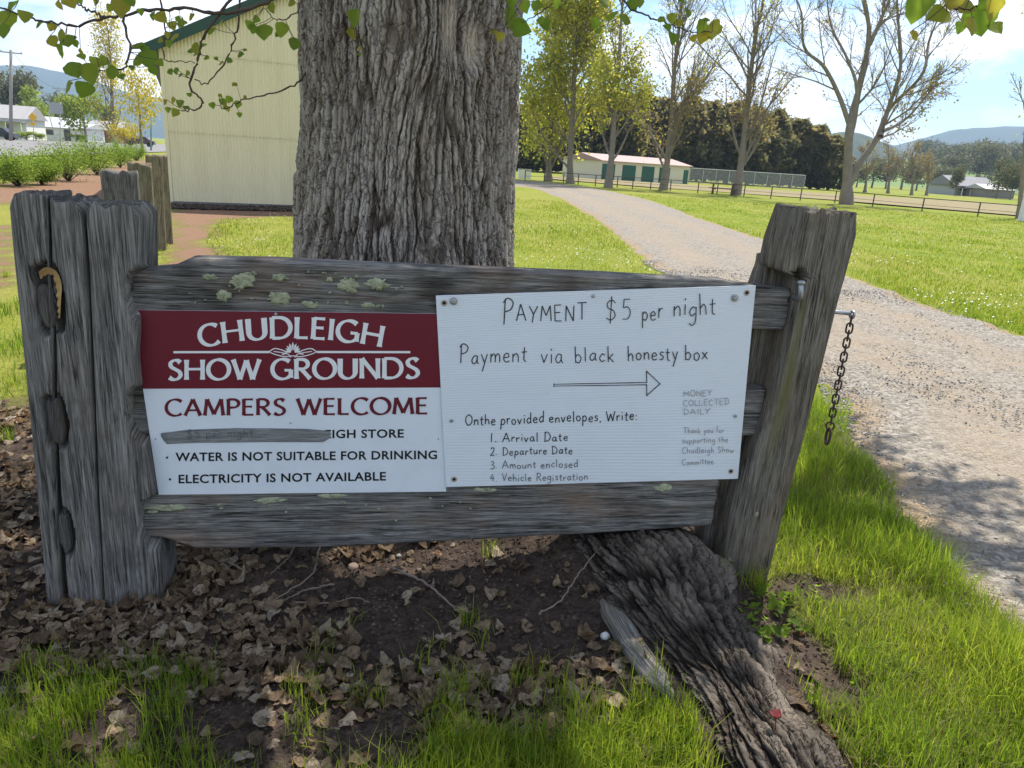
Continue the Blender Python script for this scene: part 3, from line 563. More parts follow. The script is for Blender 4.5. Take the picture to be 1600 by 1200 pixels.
HAND = {   # (advance, strokes); 's' strokes are smoothed
 'P': (.62, [[(.08, 0), (.12, 1)], S_((.02, .85), (.25, 1.02), (.52, .85), (.42, .58), (.10, .48))]),
 'A': (.72, [[(.0, 0), (.34, 1)], [(.34, 1), (.66, 0)], [(.12, .36), (.56, .38)]]),
 'Y': (.62, [[(.0, 1), (.3, .5)], [(.58, 1), (.3, .5), (.22, 0)]]),
 'M': (.82, [[(.03, 0), (.12, 1)], [(.12, 1), (.4, .35)], [(.4, .35), (.68, 1)], [(.68, 1), (.76, 0)]]),
 'E': (.58, [[(.05, 1), (.05, 0)], [(.05, 1), (.5, 1)], [(.05, .52), (.42, .54)], [(.05, .0), (.5, .0)]]),
 'N': (.70, [[(.05, 0), (.06, 1)], [(.06, 1), (.58, 0)], [(.58, 0), (.6, 1)]]),
 'T': (.66, [[(.32, 0), (.32, 1)], [(.0, 1), (.64, 1.02)]]),
 '$': (.62, [S_((.54, .82), (.34, .96), (.1, .84), (.14, .6), (.42, .48), (.52, .22), (.3, .04), (.04, .14)), [(.32, 1.14), (.26, -.12)]]),
 '5': (.6, [[(.5, 1), (.16, 1)], [(.16, 1), (.12, .58)], S_((.12, .58), (.36, .62), (.5, .36), (.36, .06), (.06, .04))]),
 'O': (.72, [S_((.34, 1), (.08, .78), (.04, .35), (.28, .0), (.58, .22), (.6, .7), (.36, 1))]),
 'C': (.60, [S_((.54, .86), (.34, 1.), (.08, .72), (.06, .3), (.3, 0), (.54, .12))]),
 'L': (.50, [[(.05, 1), (.05, 0)], [(.05, 0), (.46, .0)]]),
 'D': (.66, [[(.08, 0), (.08, 1)], S_((.0, 1), (.32, .98), (.56, .6), (.46, .16), (.02, .0))]),
 'I': (.2, [[(.08, 0), (.08, 1)]]),
 'W': (.86, [[(.0, .95), (.2, 0)], [(.2, 0), (.42, .7)], [(.42, .7), (.6, 0)], [(.6, 0), (.82, .95)]]),
 'R': (.62, [[(.08, 0), (.1, 1)], S_((.02, .95), (.3, 1), (.5, .78), (.34, .54), (.1, .5)), [(.24, .52), (.56, 0)]]),
 'V': (.60, [[(.0, 1), (.26, 0)], [(.26, 0), (.54, 1)]]),
 'S': (.5, [S_((.44, .86), (.24, 1), (.06, .78), (.24, .54), (.42, .3), (.24, .0), (.02, .12))]),
 'a': (.50, [S_((.38, .46), (.2, .5), (.04, .24), (.14, .02), (.32, .14), (.38, .44)), S_((.38, .48), (.37, .14), (.46, .0))]),
 'b': (.48, [[(.06, 1), (.06, 0)], S_((.06, .36), (.24, .5), (.4, .26), (.26, .0), (.06, .08))]),
 'c': (.42, [S_((.36, .42), (.2, .5), (.04, .24), (.16, .02), (.36, .08))]),
 'd': (.52, [S_((.38, .42), (.2, .48), (.04, .22), (.18, .0), (.38, .14)), [(.4, 1), (.4, 0)]]),
 'e': (.46, [S_((.06, .26), (.36, .3), (.28, .5), (.08, .4), (.06, .12), (.22, .0), (.4, .08))]),
 'f': (.34, [S_((.34, .92), (.2, .98), (.14, .7), (.14, 0)), [(.02, .5), (.3, .52)]]),
 'g': (.50, [S_((.38, .44), (.2, .5), (.04, .26), (.16, .06), (.36, .18)), S_((.4, .5), (.38, -.2), (.2, -.42), (.03, -.3))]),
 'h': (.48, [[(.06, 1), (.05, 0)], S_((.06, .3), (.24, .48), (.36, .36), (.38, 0))]),
 'i': (.2, [[(.08, .5), (.08, 0)], [(.07, .70), (.09, .80)]]),
 'k': (.46, [[(.06, 1), (.05, 0)], [(.36, .5), (.07, .22)], [(.12, .26), (.38, 0)]]),
 'l': (.22, [[(.08, 1), (.08, 0)]]),
 'm': (.70, [[(.05, .5), (.05, 0)], S_((.05, .3), (.2, .49), (.31, .36), (.32, 0)), S_((.32, .3), (.46, .49), (.58, .36), (.6, 0))]),
 'n': (.48, [[(.05, .5), (.05, 0)], S_((.05, .3), (.24, .49), (.37, .34), (.38, 0))]),
 'o': (.48, [S_((.22, .5), (.05, .34), (.1, .06), (.3, .02), (.4, .3), (.24, .5))]),
 'p': (.48, [[(.07, .5), (.04, -.42)], S_((.07, .36), (.24, .5), (.4, .28), (.26, .02), (.07, .1))]),
 'r': (.36, [[(.06, .5), (.06, 0)], S_((.06, .28), (.18, .46), (.34, .46))]),
 's': (.40, [S_((.34, .44), (.18, .5), (.08, .36), (.3, .2), (.22, .0), (.03, .05))]),
 't': (.36, [S_((.16, .82), (.15, .12), (.3, .0)), [(.0, .54), (.32, .56)]]),
 'u': (.48, [S_((.05, .5), (.06, .1), (.24, .0), (.36, .2)), [(.38, .5), (.38, 0)]]),
 'v': (.44, [[(.02, .5), (.18, 0)], [(.18, 0), (.38, .5)]]),
 'w': (.62, [[(.02, .5), (.15, 0)], [(.15, 0), (.28, .4)], [(.28, .4), (.42, 0)], [(.42, 0), (.56, .5)]]),
 'x': (.44, [[(.02, .5), (.38, 0)], [(.36, .5), (.02, 0)]]),
 'y': (.46, [[(.03, .5), (.2, .06)], [(.4, .5), (.08, -.42)]]),
 '1': (.34, [[(.12, 1), (.12, 0)]]), '2': (.52, [S_((.06, .78), (.24, .98), (.42, .76), (.26, .36), (.02, .02)), [(.02, .02), (.46, .02)]]),
 '3': (.50, [S_((.06, .9), (.28, .98), (.38, .76), (.18, .54)), S_((.18, .54), (.44, .38), (.32, .04), (.02, .08))]),
 '4': (.54, [[(.3, 1), (.02, .34)], [(.02, .34), (.48, .36)], [(.34, .66), (.32, 0)]]),
 '.': (.2, [[(.04, .0), (.06, .1)]]), ',': (.2, [[(.09, .06), (.04, -.12)]]), ':': (.2, [[(.07, .40), (.09, .5)], [(.07, .04), (.09, .14)]]),
}
class Pen:
    def __init__(s, t): s.V = []; s.F = []; s.n = 0; s.t = t; s.k = 0; s.cut = []
    def line(s): s.cut.append((len(s.V), len(s.F)))
    def ribbon(s, P, w, nib=None, flare=0.):
        P = np.asarray(P, float)
        if len(P) < 2: return
        if flare and len(P) == 2: P = P[0]+(P[1]-P[0])*np.array([0, .12, .3, .7, .88, 1])[:, None]
        T = np.gradient(P, axis=0); ln = np.linalg.norm(T, axis=1)+1e-9; T /= ln[:, None]; N = np.stack([-T[:, 1], T[:, 0]], 1)
        ww = np.full(len(P), w, float)
        if nib is not None:
            an = np.arctan2(-T[:, 1], T[:, 0]); ww = w*(.44+.56*np.abs(np.sin(an-nib)))
        if flare:
            q = np.linspace(-1, 1, len(P)); ww = ww*(1+flare*np.abs(q)**3-.06*(1-np.abs(q)))
        A, B = P+N*ww[:, None]/2, P-N*ww[:, None]/2
        s.k += 1; t = s.t+s.k % 40*.000025
        for q in (A, B): s.V += [fw(*fp(x, y, t), t) for x, y in q]
        m = len(P); i = np.arange(m-1); s.F.append(np.stack([s.n+i, s.n+m+i, s.n+m+i+1, s.n+i+1], 1)); s.n += 2*m
    def poly(s, P):
        s.k += 1; t = s.t+s.k % 40*.000025; c = np.mean(P, 0); n = len(P)
        s.V += [fw(*fp(x, y, t), t) for x, y in list(P)+[c]]
        j = np.arange(n); s.F.append(np.stack([s.n+j, s.n+(j+1) % n, s.n+n+0*j], 1)); s.n += n+1
    def text(s, txt, x0, x1, y0, y1, h, font, w, nib=None, flare=0, gap=.1, space=.42, jit=0., rs=1, slant=0., curve=None):
        s.line(); rg = random.Random(rs); adv = [(font[c][0]+gap if c != ' ' else space) for c in txt]; tot = sum(adv)-gap; k = (x1-x0)/tot; p = 0
        for c, ad in zip(txt, adv):
            if c != ' ':
                jy = rg.uniform(-1, 1)*jit*h; jh = 1+rg.uniform(-1, 1)*jit; js = rg.uniform(-1, 1)*jit*.6
                cw = font[c][0]; cx = x0+(p+cw/2)*k
                if curve: by, an = curve(cx)
                for st in font[c][1]:
                    if st[0] == 's': st = smooth_path(st[1:], 5*len(st))
                    st = np.asarray(st, float); dx = (st[:, 0]-cw/2)*k+(slant+js)*st[:, 1]*h; dy = -st[:, 1]*h*jh-jy
                    if curve: X_, Y_ = cx+dx*math.cos(an)-dy*math.sin(an), by+dx*math.sin(an)+dy*math.cos(an)
                    else: X_ = cx+dx; Y_ = y0+(y1-y0)*(X_-x0)/(x1-x0)+dy
                    s.ribbon(np.stack([X_, Y_], 1), w, nib, flare)
            p += ad
    def font(s, txt, x0, x1, y0, y1, h, bold=.022):
        s.line(); cu = bpy.data.curves.new('type', 'FONT'); cu.body = txt; cu.offset = bold; cu.resolution_u = 3; cu.space_character = 1.06
        o = bpy.data.objects.new('type', cu); COL.objects.link(o); dg = bpy.context.evaluated_depsgraph_get(); dg.update()
        me = bpy.data.meshes.new_from_object(o.evaluated_get(dg)); COL.objects.unlink(o); bpy.data.objects.remove(o)
        co = np.array([v.co[:2] for v in me.vertices]); mn, mxx = co[:, 0].min(), co[:, 0].max(); ch = .72
        X_ = x0+(co[:, 0]-mn)/(mxx-mn)*(x1-x0); Y_ = y0+(y1-y0)*(X_-x0)/(x1-x0)-co[:, 1]/ch*h
        s.V += [fw(*fp(x, y, s.t), s.t) for x, y in zip(X_, Y_)]
        for p in me.polygons:
            q = [s.n+i for i in p.vertices]
            for j in range(1, len(q)-1): s.F.append(np.array([[q[0], q[j], q[j+1]]]))
        s.n += len(co); bpy.data.meshes.remove(me)
    def build(s, name, mat, parent, **k):
        s.line(); v0 = f0 = 0; r = None
        for v1, f1 in s.cut:
            if v1 > v0:
                fs = [f-v0 for f in s.F[f0:f1]]; Q = [f for f in fs if f.shape[1] == 4]; T = [f for f in fs if f.shape[1] == 3]
                r = part(name, np.array(s.V[v0:v1]), ([np.concatenate(Q)] if Q else [])+([np.concatenate(T)] if T else []), mat, parent, False, **k)
            v0, f0 = v1, f1
        return r

def paint(name, col, rough=.45, dirt=.1):
    m = Mat(name); v = m.obj(); n = m.noise(v, 9, 5, .65); n2 = m.noise(v, 60, 4, .7)
    c = m.mix(m.ramp(n, (.42, 0), (.75, dirt)), col, tuple(x*.6 for x in col)); c = m.mix(m.ramp(n2, (.66, 0), (.8, dirt*1.5)), c, (.3, .28, .25))
    m.bsdf(c, rough, 0, None, .4); return m.m
S_WHITE = paint('white sign face', (.72, .77, .84), .4, .16); S_MAR = paint('maroon sign face', (.145, .012, .026), .35, .2)
L_WHITE = paint('white lettering', (.76, .78, .80), .4, .05); L_MAR = paint('maroon lettering', (.13, .010, .022), .4, .05)
L_BLK = simple('black lettering', (.012, .012, .013), .5, 0, .1); INK = simple('black marker ink', (.02, .02, .022), .6, 0, .3, 60)
FADE = simple('faded marker ink', (.30, .31, .33), .7, 0, .3, 70); FADE2 = simple('half faded marker ink', (.12, .12, .13), .7, 0, .4, 70)
def corr():
    m = Mat('white fluted plastic'); v = m.attr('fc', True); w_ = m.n('ShaderNodeTexWave', {'Vector': v, 'Scale': 55., 'Distortion': .15, 'Detail': 1.}, bands_direction='Y').outputs[0]
    n = m.noise(m.obj(), 7, 5, .65); sc = m.noise(m.map(m.obj(), (14, 14, 50)), 1, 5, .7)
    c = m.mix(m.ramp(n, (.45, 0), (.8, .18)), (.72, .77, .84), (.52, .55, .58)); c = m.mix(m.ramp(sc, (.66, 0), (.76, .4)), c, (.42, .42, .42))
    m.bsdf(c, .42, 0, m.bump(w_, .0008, .8), .4); return m.m
S_CORR = corr()
STEEL = simple('galvanised steel', (.36, .38, .40), .45, .7, .2, 60); RUST = simple('rusty iron', (.085, .06, .05), .75, .35, .45, 60, .001, 200)
TAPE = Mat('grey duct tape'); TAPE.bsdf(TAPE.mix(TAPE.noise(TAPE.obj(), 25, 4), (.16, .17, .18), (.26, .27, .28)), .38, .15, TAPE.bump(TAPE.noise(TAPE.map(TAPE.obj(), (12, 12, 60)), 1, 3), .006), .5); TAPE = TAPE.m

def plate(name, px, t, th, mat, parent=None, nx_=2, bow=0., **kw):
    q = np.array([fp(x, y, t) for x, y in px]); o = fw(*q[3], t); rows = []; fc = []
    for j in np.linspace(0, 1, nx_):
        for i in np.linspace(0, 1, nx_):
            p = (q[3]*(1-i)+q[2]*i)*(1-j)+(q[0]*(1-i)+q[1]*i)*j; rows.append((p[0], p[1], t+bow*math.sin(i*5)*math.sin(j*math.pi))); fc.append((p[0], p[1], 0))
    rows = np.array(rows); n = nx_*nx_; Vf = fw(rows[:, 0], rows[:, 1], rows[:, 2]); Vb = fw(rows[:, 0], rows[:, 1], rows[:, 2]-th)
    Fq = grid_faces(nx_, nx_); rim = [i for i in range(nx_)]+[nx_*k_+nx_-1 for k_ in range(1, nx_)]+[n-1-i for i in range(1, nx_)]+[nx_*(nx_-1-k_) for k_ in range(1, nx_-1)]
    rq = np.array([(rim[i], n+rim[i], n+rim[(i+1) % len(rim)], rim[(i+1) % len(rim)]) for i in range(len(rim))])
    V = np.concatenate([Vf, Vb])
    if parent is None: 
        me = mesh(name, V-o, [Fq, (Fq+n)[:, ::-1], rq], mat, False, {'fc': np.array(fc*2)}); return ob(name, me, None, loc=tuple(o), **kw)
    return part(name, V, [Fq, (Fq+n)[:, ::-1], rq], mat, parent, False, {'fc': np.array(fc*2)}, **kw)
def lathe(name, mat, parent, x, y, t, prof, k=14, **kw):     # profile (radius, height towards viewer) at a photo point on the fence plane
    c = fp(x, y, t); V = []; a = np.arange(k)/k*2*math.pi
    for r_, h_ in prof: V += list(fw(c[0]+r_*np.cos(a), c[1]+r_*np.sin(a), t+h_+0*a))
    V.append(fw(c[0], c[1], t+prof[-1][1])); n = len(prof); T = np.array([[(n-1)*k+j, (n-1)*k+(j+1) % k, n*k] for j in range(k)])
    return part(name, np.array(V), [grid_faces(n, k, True), T], mat, parent, False, **kw)
BOLT = [(.013, 0), (.013, .002), (.008, .0025), (.0075, .008), (.005, .0095)]; SCREW = [(.0065, 0), (.006, .0025), (.003, .0035)]; HOLE = [(.011, 0), (.0095, .0012), (.0065, .0012), (.006, .0004)]
BLACKM = simple('dark hole', (.01, .01, .01), .9); RIM = simple('rust stained rim', (.42, .36, .30), .6, 0, .3, 80)

# left sign
TL_ = -.044
signL = plate('sign_board', [(205, 484), (688, 490), (697, 768), (248, 773)], TL_, .003, S_WHITE, None, 2, label='maroon and white show grounds sign screwed to the fence rails', cat='sign')
plate('maroon_panel', [(205.2, 484.2), (687.9, 490.2), (691.5, 605.5), (222.6, 607.5)], TL_+.0006, .0005, S_MAR, signL, 2, label='maroon upper panel')
hd = Pen(TL_+.0009)
def arch(x): u_ = (x-455)/127; return 528.5+11.5*u_*u_, math.atan(2*11.5*u_/127)
hd.text('CHUDLEIGH', 314, 596, 0, 0, 33, CAPS, 7.6, math.radians(12), .18, .13, curve=arch)
hd.text('SHOW GROUNDS', 263, 655, 593.5, 590.5, 31, CAPS, 7.2, math.radians(12), .18, .13, .36)
hd.line(); hd.ribbon([(271, 550.3), (421, 550)], 3.4); hd.line(); hd.ribbon([(495, 550), (641, 550.2)], 3.4)
hd.line()
for k_ in range(9):                                          # small fan ornament above the rule
    a = math.radians(-78+156*k_/8); r_ = 17-6*abs(k_-4)/4; cx, cy = 457.5, 551
    dx_, dy_ = math.sin(a), -math.cos(a); hd.poly([(cx+dx_*f*r_*1.1+g_*w_*dy_, cy+dy_*f*r_-g_*w_*dx_) for f, g_, w_ in ((.25, 1, .5), (.7, 1, 1.7), (1, 0, 0), (.7, -1, 1.7), (.25, -1, .5))])
for sg in (-1, 1):
    hd.ribbon(smooth_path([(457.5, 556), (457.5+sg*14, 557), (457.5+sg*30, 553), (457.5+sg*37, 549.5)], 10), 1.5)
    hd.ribbon(smooth_path([(457.5+sg*37, 549.5), (457.5+sg*28, 544.5), (457.5+sg*14, 548), (457.5+sg*10, 552), (457.5+sg*17, 553.5)], 12), 1.6)
    hd.ribbon(smooth_path([(457.5+sg*3, 558.5), (457.5+sg*8, 553), (457.5+sg*20, 550.5), (457.5+sg*30, 549)], 10), 1.3)
hd.build('lettering', L_WHITE, signL)
cw_ = Pen(TL_+.0009); cw_.text('CAMPERS WELCOME', 259, 668, 649.8, 646.8, 25.5, CAPS, 5.8, math.radians(12), .18, .14, .4); cw_.build('lettering', L_MAR, signL)
bk = Pen(TL_+.0009)
bk.font('EIGH STORE', 508, 631, 684.5, 683.5, 13.2); bk.font('WATER IS NOT SUITABLE FOR DRINKING', 274, 683, 720.5, 717, 13.4); bk.font('ELECTRICITY IS NOT AVAILABLE', 279, 603, 755, 750.5, 13.4)
for x, y in ((261, 715), (265.5, 749)): bk.line(); bk.poly([(x-1.6, y-1.6), (x-1.6, y+1.6), (x+1.6, y+1.6), (x+1.6, y-1.6)])
bk.build('lettering', L_BLK, signL)
# tape strip with crinkled edge
tpx = np.linspace(0, 1, 60); top_ = np.interp(tpx, [0, .16, .45, .85, 1], [677, 671.5, 668.8, 670, 673.5]); bo_ = np.interp(tpx, [0, .03, .2, .6, .96, 1], [682, 694, 692.3, 690.8, 691, 684]); TV = []
for i, f in enumerate(tpx):
    x = 251.5+f*(516-251.5)
    for j in range(8):
        g_ = j/7; y = top_[i]+(bo_[i]-top_[i])*g_; lift = .0012+.0022*(1-g_)*abs(vn(np.array(i*.21), 3.1))+.006*(1-sstep(0, .09, f))*(1-g_)+.0015*abs(vn(np.array(i*.6), np.array(j*.5)))
        t = TL_+float(lift); TV.append(fw(*fp(x, y, t), t))
tape = part('tape', np.array(TV), grid_faces(60, 8), TAPE, signL, True, label='grey duct tape strip covering words')
ti = Pen(TL_+.0052); ti.text('$5 per night', 291, 396, 684, 681.5, 12, HAND, 1.1, jit=.06); ti.build('lettering', FADE2, tape)
for x, y, p_, n_ in ((212.5, 491.5, BOLT, 'bolt'), (431, 490.8, SCREW, 'screw'), (454, 661, SCREW[:2], 'screw')): lathe(n_, STEEL, signL, x, y, TL_+.0006, p_ if n_ == 'bolt' else [(r_*(.8 if y < 600 else .35), h_) for r_, h_ in p_])
for x, y in ((243, 686), (685, 686)): lathe('nail_hole', BLACKM, signL, x, y, TL_+.0002, [(.0022, 0), (.002, .0004)], 8)

# right sign
TR_ = -.037
signR = plate('sign_board', [(681, 462), (1181, 446), (1153, 748), (697, 761)], TR_, .005, S_CORR, None, 14, .0018, label='white plastic sign with handwritten payment instructions', cat='sign')
hp = Pen(TR_+.0024)
J = .075
hp.text('P', 785, 804, 505, 504, 38, HAND, 1.7, jit=J); hp.text('AYMENT', 807, 917, 503, 501, 24.5, HAND, 1.6, jit=J, rs=2, gap=.16)
hp.text('$5', 946, 988, 500, 498, 32, HAND, 1.4, jit=J, gap=.25); hp.text('per', 1003, 1036, 500, 498, 29, HAND, 1.5, jit=J, rs=4); hp.text('night', 1052, 1119, 495, 491, 31, HAND, 1.5, jit=J, rs=5)
hp.text('Payment', 718, 824, 568.5, 566, 28, HAND, 1.6, jit=J, rs=6); hp.text('via', 845, 881, 566, 565.5, 28, HAND, 1.5, jit=J, rs=7); hp.text('black', 898, 961, 566, 564.5, 24, HAND, 1.5, jit=J, rs=8)
hp.text('honesty', 981, 1060, 564, 562, 24, HAND, 1.5, jit=J, rs=9); hp.text('box', 1070, 1107, 562.5, 561.5, 23.5, HAND, 1.5, jit=J, rs=10)
hp.line(); hp.ribbon([(864.8, 600.4), (1011, 597.6)], 1.2); hp.ribbon([(864.8, 603.2), (1011, 601.2)], 1.2); hp.ribbon([(865.5, 599), (865.5, 605)], 1.3)
hp.ribbon([(1010.5, 579), (1010.5, 598.6)], 1.3); hp.ribbon([(1010.4, 600.2), (1010.8, 619)], 1.3); hp.ribbon([(1009.8, 579.4), (1032, 600.4)], 1.3); hp.ribbon([(1032, 599.2), (1010, 618.6)], 1.3)
hp.text('Onthe provided envelopes, Write:', 727, 996, 664.5, 656, 16.5, HAND, 1.55, jit=J, rs=11, space=.34)
hp.text('1. Arrival Date', 766, 888, 690.5, 688.5, 13.5, HAND, 1.4, jit=J, rs=12); hp.text('2. Departure Date', 766, 895, 711.5, 709, 12.5, HAND, 1.25, jit=J, rs=13)
hp.build('lettering', INK, signR)
h2 = Pen(TR_+.0024); h2.text('3. Amount enclosed', 766, 904, 732.5, 730, 12, HAND, 1.15, jit=J, rs=14); h2.text('4. Vehicle Registration', 766, 919, 752.5, 750, 12, HAND, 1.1, jit=J, rs=15); h2.build('lettering', FADE2, signR)
h3 = Pen(TR_+.0024)
for tx, x0, x1, y0, hh in (('MONEY', 1068, 1113, 619.5, 9), ('COLLECTED', 1068, 1140, 634, 9.5), ('DAILY', 1068, 1110, 648, 9), ('Thank you for', 1068, 1132, 677, 9), ('supporting the', 1066, 1138, 692, 9), ('Chudleigh Show', 1066, 1147, 708, 9.5), ('Committee.', 1066, 1118, 726, 9.5)):
    h3.text(tx, x0, x1, y0+.5, y0-1.5, hh, HAND, .95, jit=.08, rs=int(y0))
h3.build('lettering', FADE, signR)
for x, y in ((708.5, 470.5), (1148, 465.5)): lathe('bolt', STEEL, signR, x, y, TR_+.001, BOLT)
for x, y in ((927, 462.5), (705.5, 657), (1149, 650)): lathe('screw', STEEL, signR, x, y, TR_+.001, SCREW)
for x, y in ((694, 473.5), (1167, 457.5), (709.5, 749), (1142, 736.5)):
    r_ = lathe('eyelet', RIM, signR, x, y, TR_+.0008, HOLE); lathe('hole', BLACKM, r_, x, y, TR_+.0010, [(.006, 0), (.0055, .0005)], 10)

# bolts on the right post, chain
b0 = fp(1253, 441, .03); b1 = fp(1253, 465, .03); pb_ = MB()
pb_.tube([fw(b1[0]+.004, b1[1]-.010, -.03), fw(b1[0]+.004, b1[1]-.006, .012), fw(b1[0]-.002, b1[1]+.004, .024), fw(b0[0], b0[1]-.004, .026)], [.008, .008, .0085, .0085], 10)
pb_.tube([fw(b0[0], b0[1]-.006, .026), fw(b0[0], b0[1]-.001, .026), fw(b0[0], b0[1]+.006, .026)], [.012, .015, .009], 12); pb_.build('bent_bolt', STEEL, post_r, True)
e0 = fp(1308, 486, -.05); e1 = fp(1331, 490, -.05); eb = MB(); eb.tube([fw(e0[0]-.06, e0[1], -.05), fw(e1[0]-.008, e1[1], -.05)], .0075, 10)
ec = fw(e1[0]+.002, e1[1]-.004, -.05)
def ring(c, ax1, ax2, r1, r2, w_, n=20, k=8):
    a = np.arange(n+1)/n*2*math.pi; return [c+np.asarray(ax1)*r1*math.cos(t)+np.asarray(ax2)*r2*math.sin(t) for t in a], w_
Z_ = np.array([0, 0, 1.])
P_, w_ = ring(ec, FN, Z_, .012, .012, .005); eb.tube(P_, w_, 8, False); eb.build('eye_bolt', STEEL, post_r, True)
chain = thing('chain', ec, 'rusty chain hanging from the eye bolt on the right post', 'chain')
NL = 15; Ltot = fp(1331, 490, -.05)[1]-fp(1297, 655, -.05)[1]; pit = Ltot/NL; pos = ec-Z_*(.010+pit*.5)
AX = (FD*.86+FN*.5); AY = np.cross(AX, Z_)
link_me = {}
for i in range(NL):
    A1 = AX if i % 2 else AY; 
    a = np.arange(25)/24*2*math.pi; r_ = .0105; hl = pit*.5+.0055-r_
    P_ = [pos+A1*r_*math.cos(t)+Z_*(r_*math.sin(t)+(hl if math.sin(t) > 1e-6 else -hl if math.sin(t) < -1e-6 else 0)) for t in a]
    V_, Fq_ = tube(P_, .0034, 7); part('link', V_, Fq_, RUST, chain, True); pos = pos-Z_*pit+np.array([.0006*math.sin(i*2.1), .0005*math.cos(i*1.7), 0])
c1 = pos+Z_*(pit*.5-.012); P_, w_ = ring(c1, AX, Z_, .014, .015, .0035); V_, Fq_ = tube(P_, w_, 7); part('ring', V_, Fq_, RUST, chain, True)
c2 = c1-Z_*.042; P_, w_ = ring(c2, AX*.45+AY*.9, Z_, .014, .031, .0052); V_, Fq_ = tube(P_, w_, 8); part('end_ring', V_, Fq_, RUST, chain, True)

# ------------------------------------------------------------------ trees: shared machinery
def tubes(groups):
    """groups: list of (P (B,n,3), R (B,n), k)"""
    Vs, Fs, base = [], [], 0
    for P, R_, k in groups:
        B, n, _ = P.shape; T = np.gradient(P, axis=1); T /= np.linalg.norm(T, axis=2)[..., None]+1e-9
        ref = np.where(np.abs(T[:, :1, 2:3]) < .9, np.array([0, 0, 1.]), np.array([1., 0, 0])); A = np.cross(T, np.broadcast_to(ref, T.shape)); A /= np.linalg.norm(A, axis=2)[..., None]+1e-9; Bn = np.cross(T, A)
        a = np.arange(k)/k*2*math.pi
        V = P[:, :, None]+R_[:, :, None, None]*(A[:, :, None]*np.cos(a)[:, None]+Bn[:, :, None]*np.sin(a)[:, None])
        f = grid_faces(n, k, True); Fs.append((f[None]+(np.arange(B)*n*k)[:, None, None]+base).reshape(-1, 4)); Vs.append(V.reshape(-1, 3)); base += B*n*k
    return np.concatenate(Vs), np.concatenate(Fs)
def unit(v): return v/(np.linalg.norm(v, axis=-1, keepdims=True)+1e-9)
def shoots(P, R_, rng, per, t0, t1, ang, lf, rf, n, up, rmin, wig=.12, taper=.75):
    """side shoots from every parent polyline. P (B,m,3) -> new (B*per,n,3)"""
    B, m, _ = P.shape; t = rng.uniform(t0, t1, (B, per)); L_ = np.linalg.norm(np.diff(P, axis=1), axis=2).sum(1)
    x = t*(m-1); i = np.clip(x.astype(int), 0, m-2); f = (x-i)[..., None]; bi = np.arange(B)[:, None]
    p = P[bi, i]*(1-f)+P[bi, i+1]*f; d = unit(P[bi, i+1]-P[bi, i]); r0 = (R_[bi, i]*(1-f[..., 0])+R_[bi, i+1]*f[..., 0])
    q = rng.normal(size=d.shape); q = unit(q-d*(q*d).sum(-1, keepdims=True)); a = rng.uniform(ang[0], ang[1], (B, per))[..., None]
    nd = unit(d*np.cos(a)+q*np.sin(a)+np.array([0, 0, up])); ln = (L_[:, None]*(1.1-t*.7)*rng.uniform(lf[0], lf[1], (B, per)))
    out = np.zeros((B*per, n, 3)); cur = p.reshape(-1, 3); nd = nd.reshape(-1, 3); ln = ln.reshape(-1, 1)/(n-1); out[:, 0] = cur
    for k in range(1, n):
        nd = unit(nd+rng.normal(size=nd.shape)*wig+np.array([0, 0, up*.35])); cur = cur+nd*ln; out[:, k] = cur
    r = np.maximum(r0.reshape(-1, 1)*rf*np.linspace(1, 1-taper, n)[None], rmin)
    return out, r
def leaf_mesh(P, rng, size, asp=.8, droop=0.):
    n = len(P); a = unit(rng.normal(size=(n, 3))-np.array([0, 0, droop])); b = unit(np.cross(a, rng.normal(size=(n, 3)))); c = np.cross(a, b); s = (size*rng.uniform(.6, 1.4, n))[:, None]
    V = np.stack([P, P+a*s*.5+b*s*asp*.5+c*s*.08, P+a*s, P+a*s*.5-b*s*asp*.5+c*s*.08], 1).reshape(-1, 3)
    return V, np.arange(4*n).reshape(n, 4), np.repeat(rng.random(n), 4)

# ------------------------------------------------------------------ the big poplar
poplar = thing('poplar_tree', (TX, TY, 0), 'massive old poplar with furrowed grey bark behind the signs', 'tree')
def worley(x, y, sd):
    i, j = np.floor(x), np.floor(y); f1 = np.full(x.shape, 9.); f2 = np.full(x.shape, 9.); cid = np.zeros(x.shape)
    for a in (-1, 0, 1):
        for b in (-1, 0, 1):
            cx, cy = i+a, j+b; z0 = np.zeros_like(cx); px_, py_ = cx+.5+.46*_h(cx, cy, z0, sd), cy+.5+.46*_h(cx, cy, z0+3, sd); d = np.hypot(x-px_, y-py_)
            n = d < f1; f2 = np.where(n, f1, np.minimum(f2, d)); cid = np.where(n, _h(cx, cy, z0+5, sd), cid); f1 = np.where(n, d, f1)
    return f1, f2, cid
def bark_field(u, v, seed, fine=1.):
    """u across, v along (m): returns depth in -1..0 and ridge 0..1"""
    u = u*fine; v = v*fine
    w_ = .030*vn(u*2.2, v*1.3, 0, seed)+.010*vn(u*9, v*6, 0, seed+1)+.005*vn(u*26, v*20, 0, seed+2)+.0025*vn(u*70, v*60, 0, seed+13)
    uu = u+w_; vv = v+.02*vn(u*12, v*7, 0, seed+14)
    f1, f2, c1 = worley(uu*21, vv*1.7, seed+20); g1, g2, c2 = worley(uu*44, vv*3.6, seed+21); e1, e2, c3 = worley(uu*85, vv*15, seed+22)
    A = sstep(.0, .26, f2-f1); B = sstep(.0, .24, g2-g1); D = sstep(.0, .30, e2-e1); n5 = vn(uu*120, vv*60, 0, seed+15)
    dep = -1.0*(1-A)**1.2-.55*(1-B)*(.35+.65*A)-.14*(1-D)*A+.25*c1*A+.16*c2*A*B+.05*c3+.07*n5
    return dep, np.clip(.86+dep*.62+.10*vn(uu*20, vv*9, 0, seed+12), 0, 1)
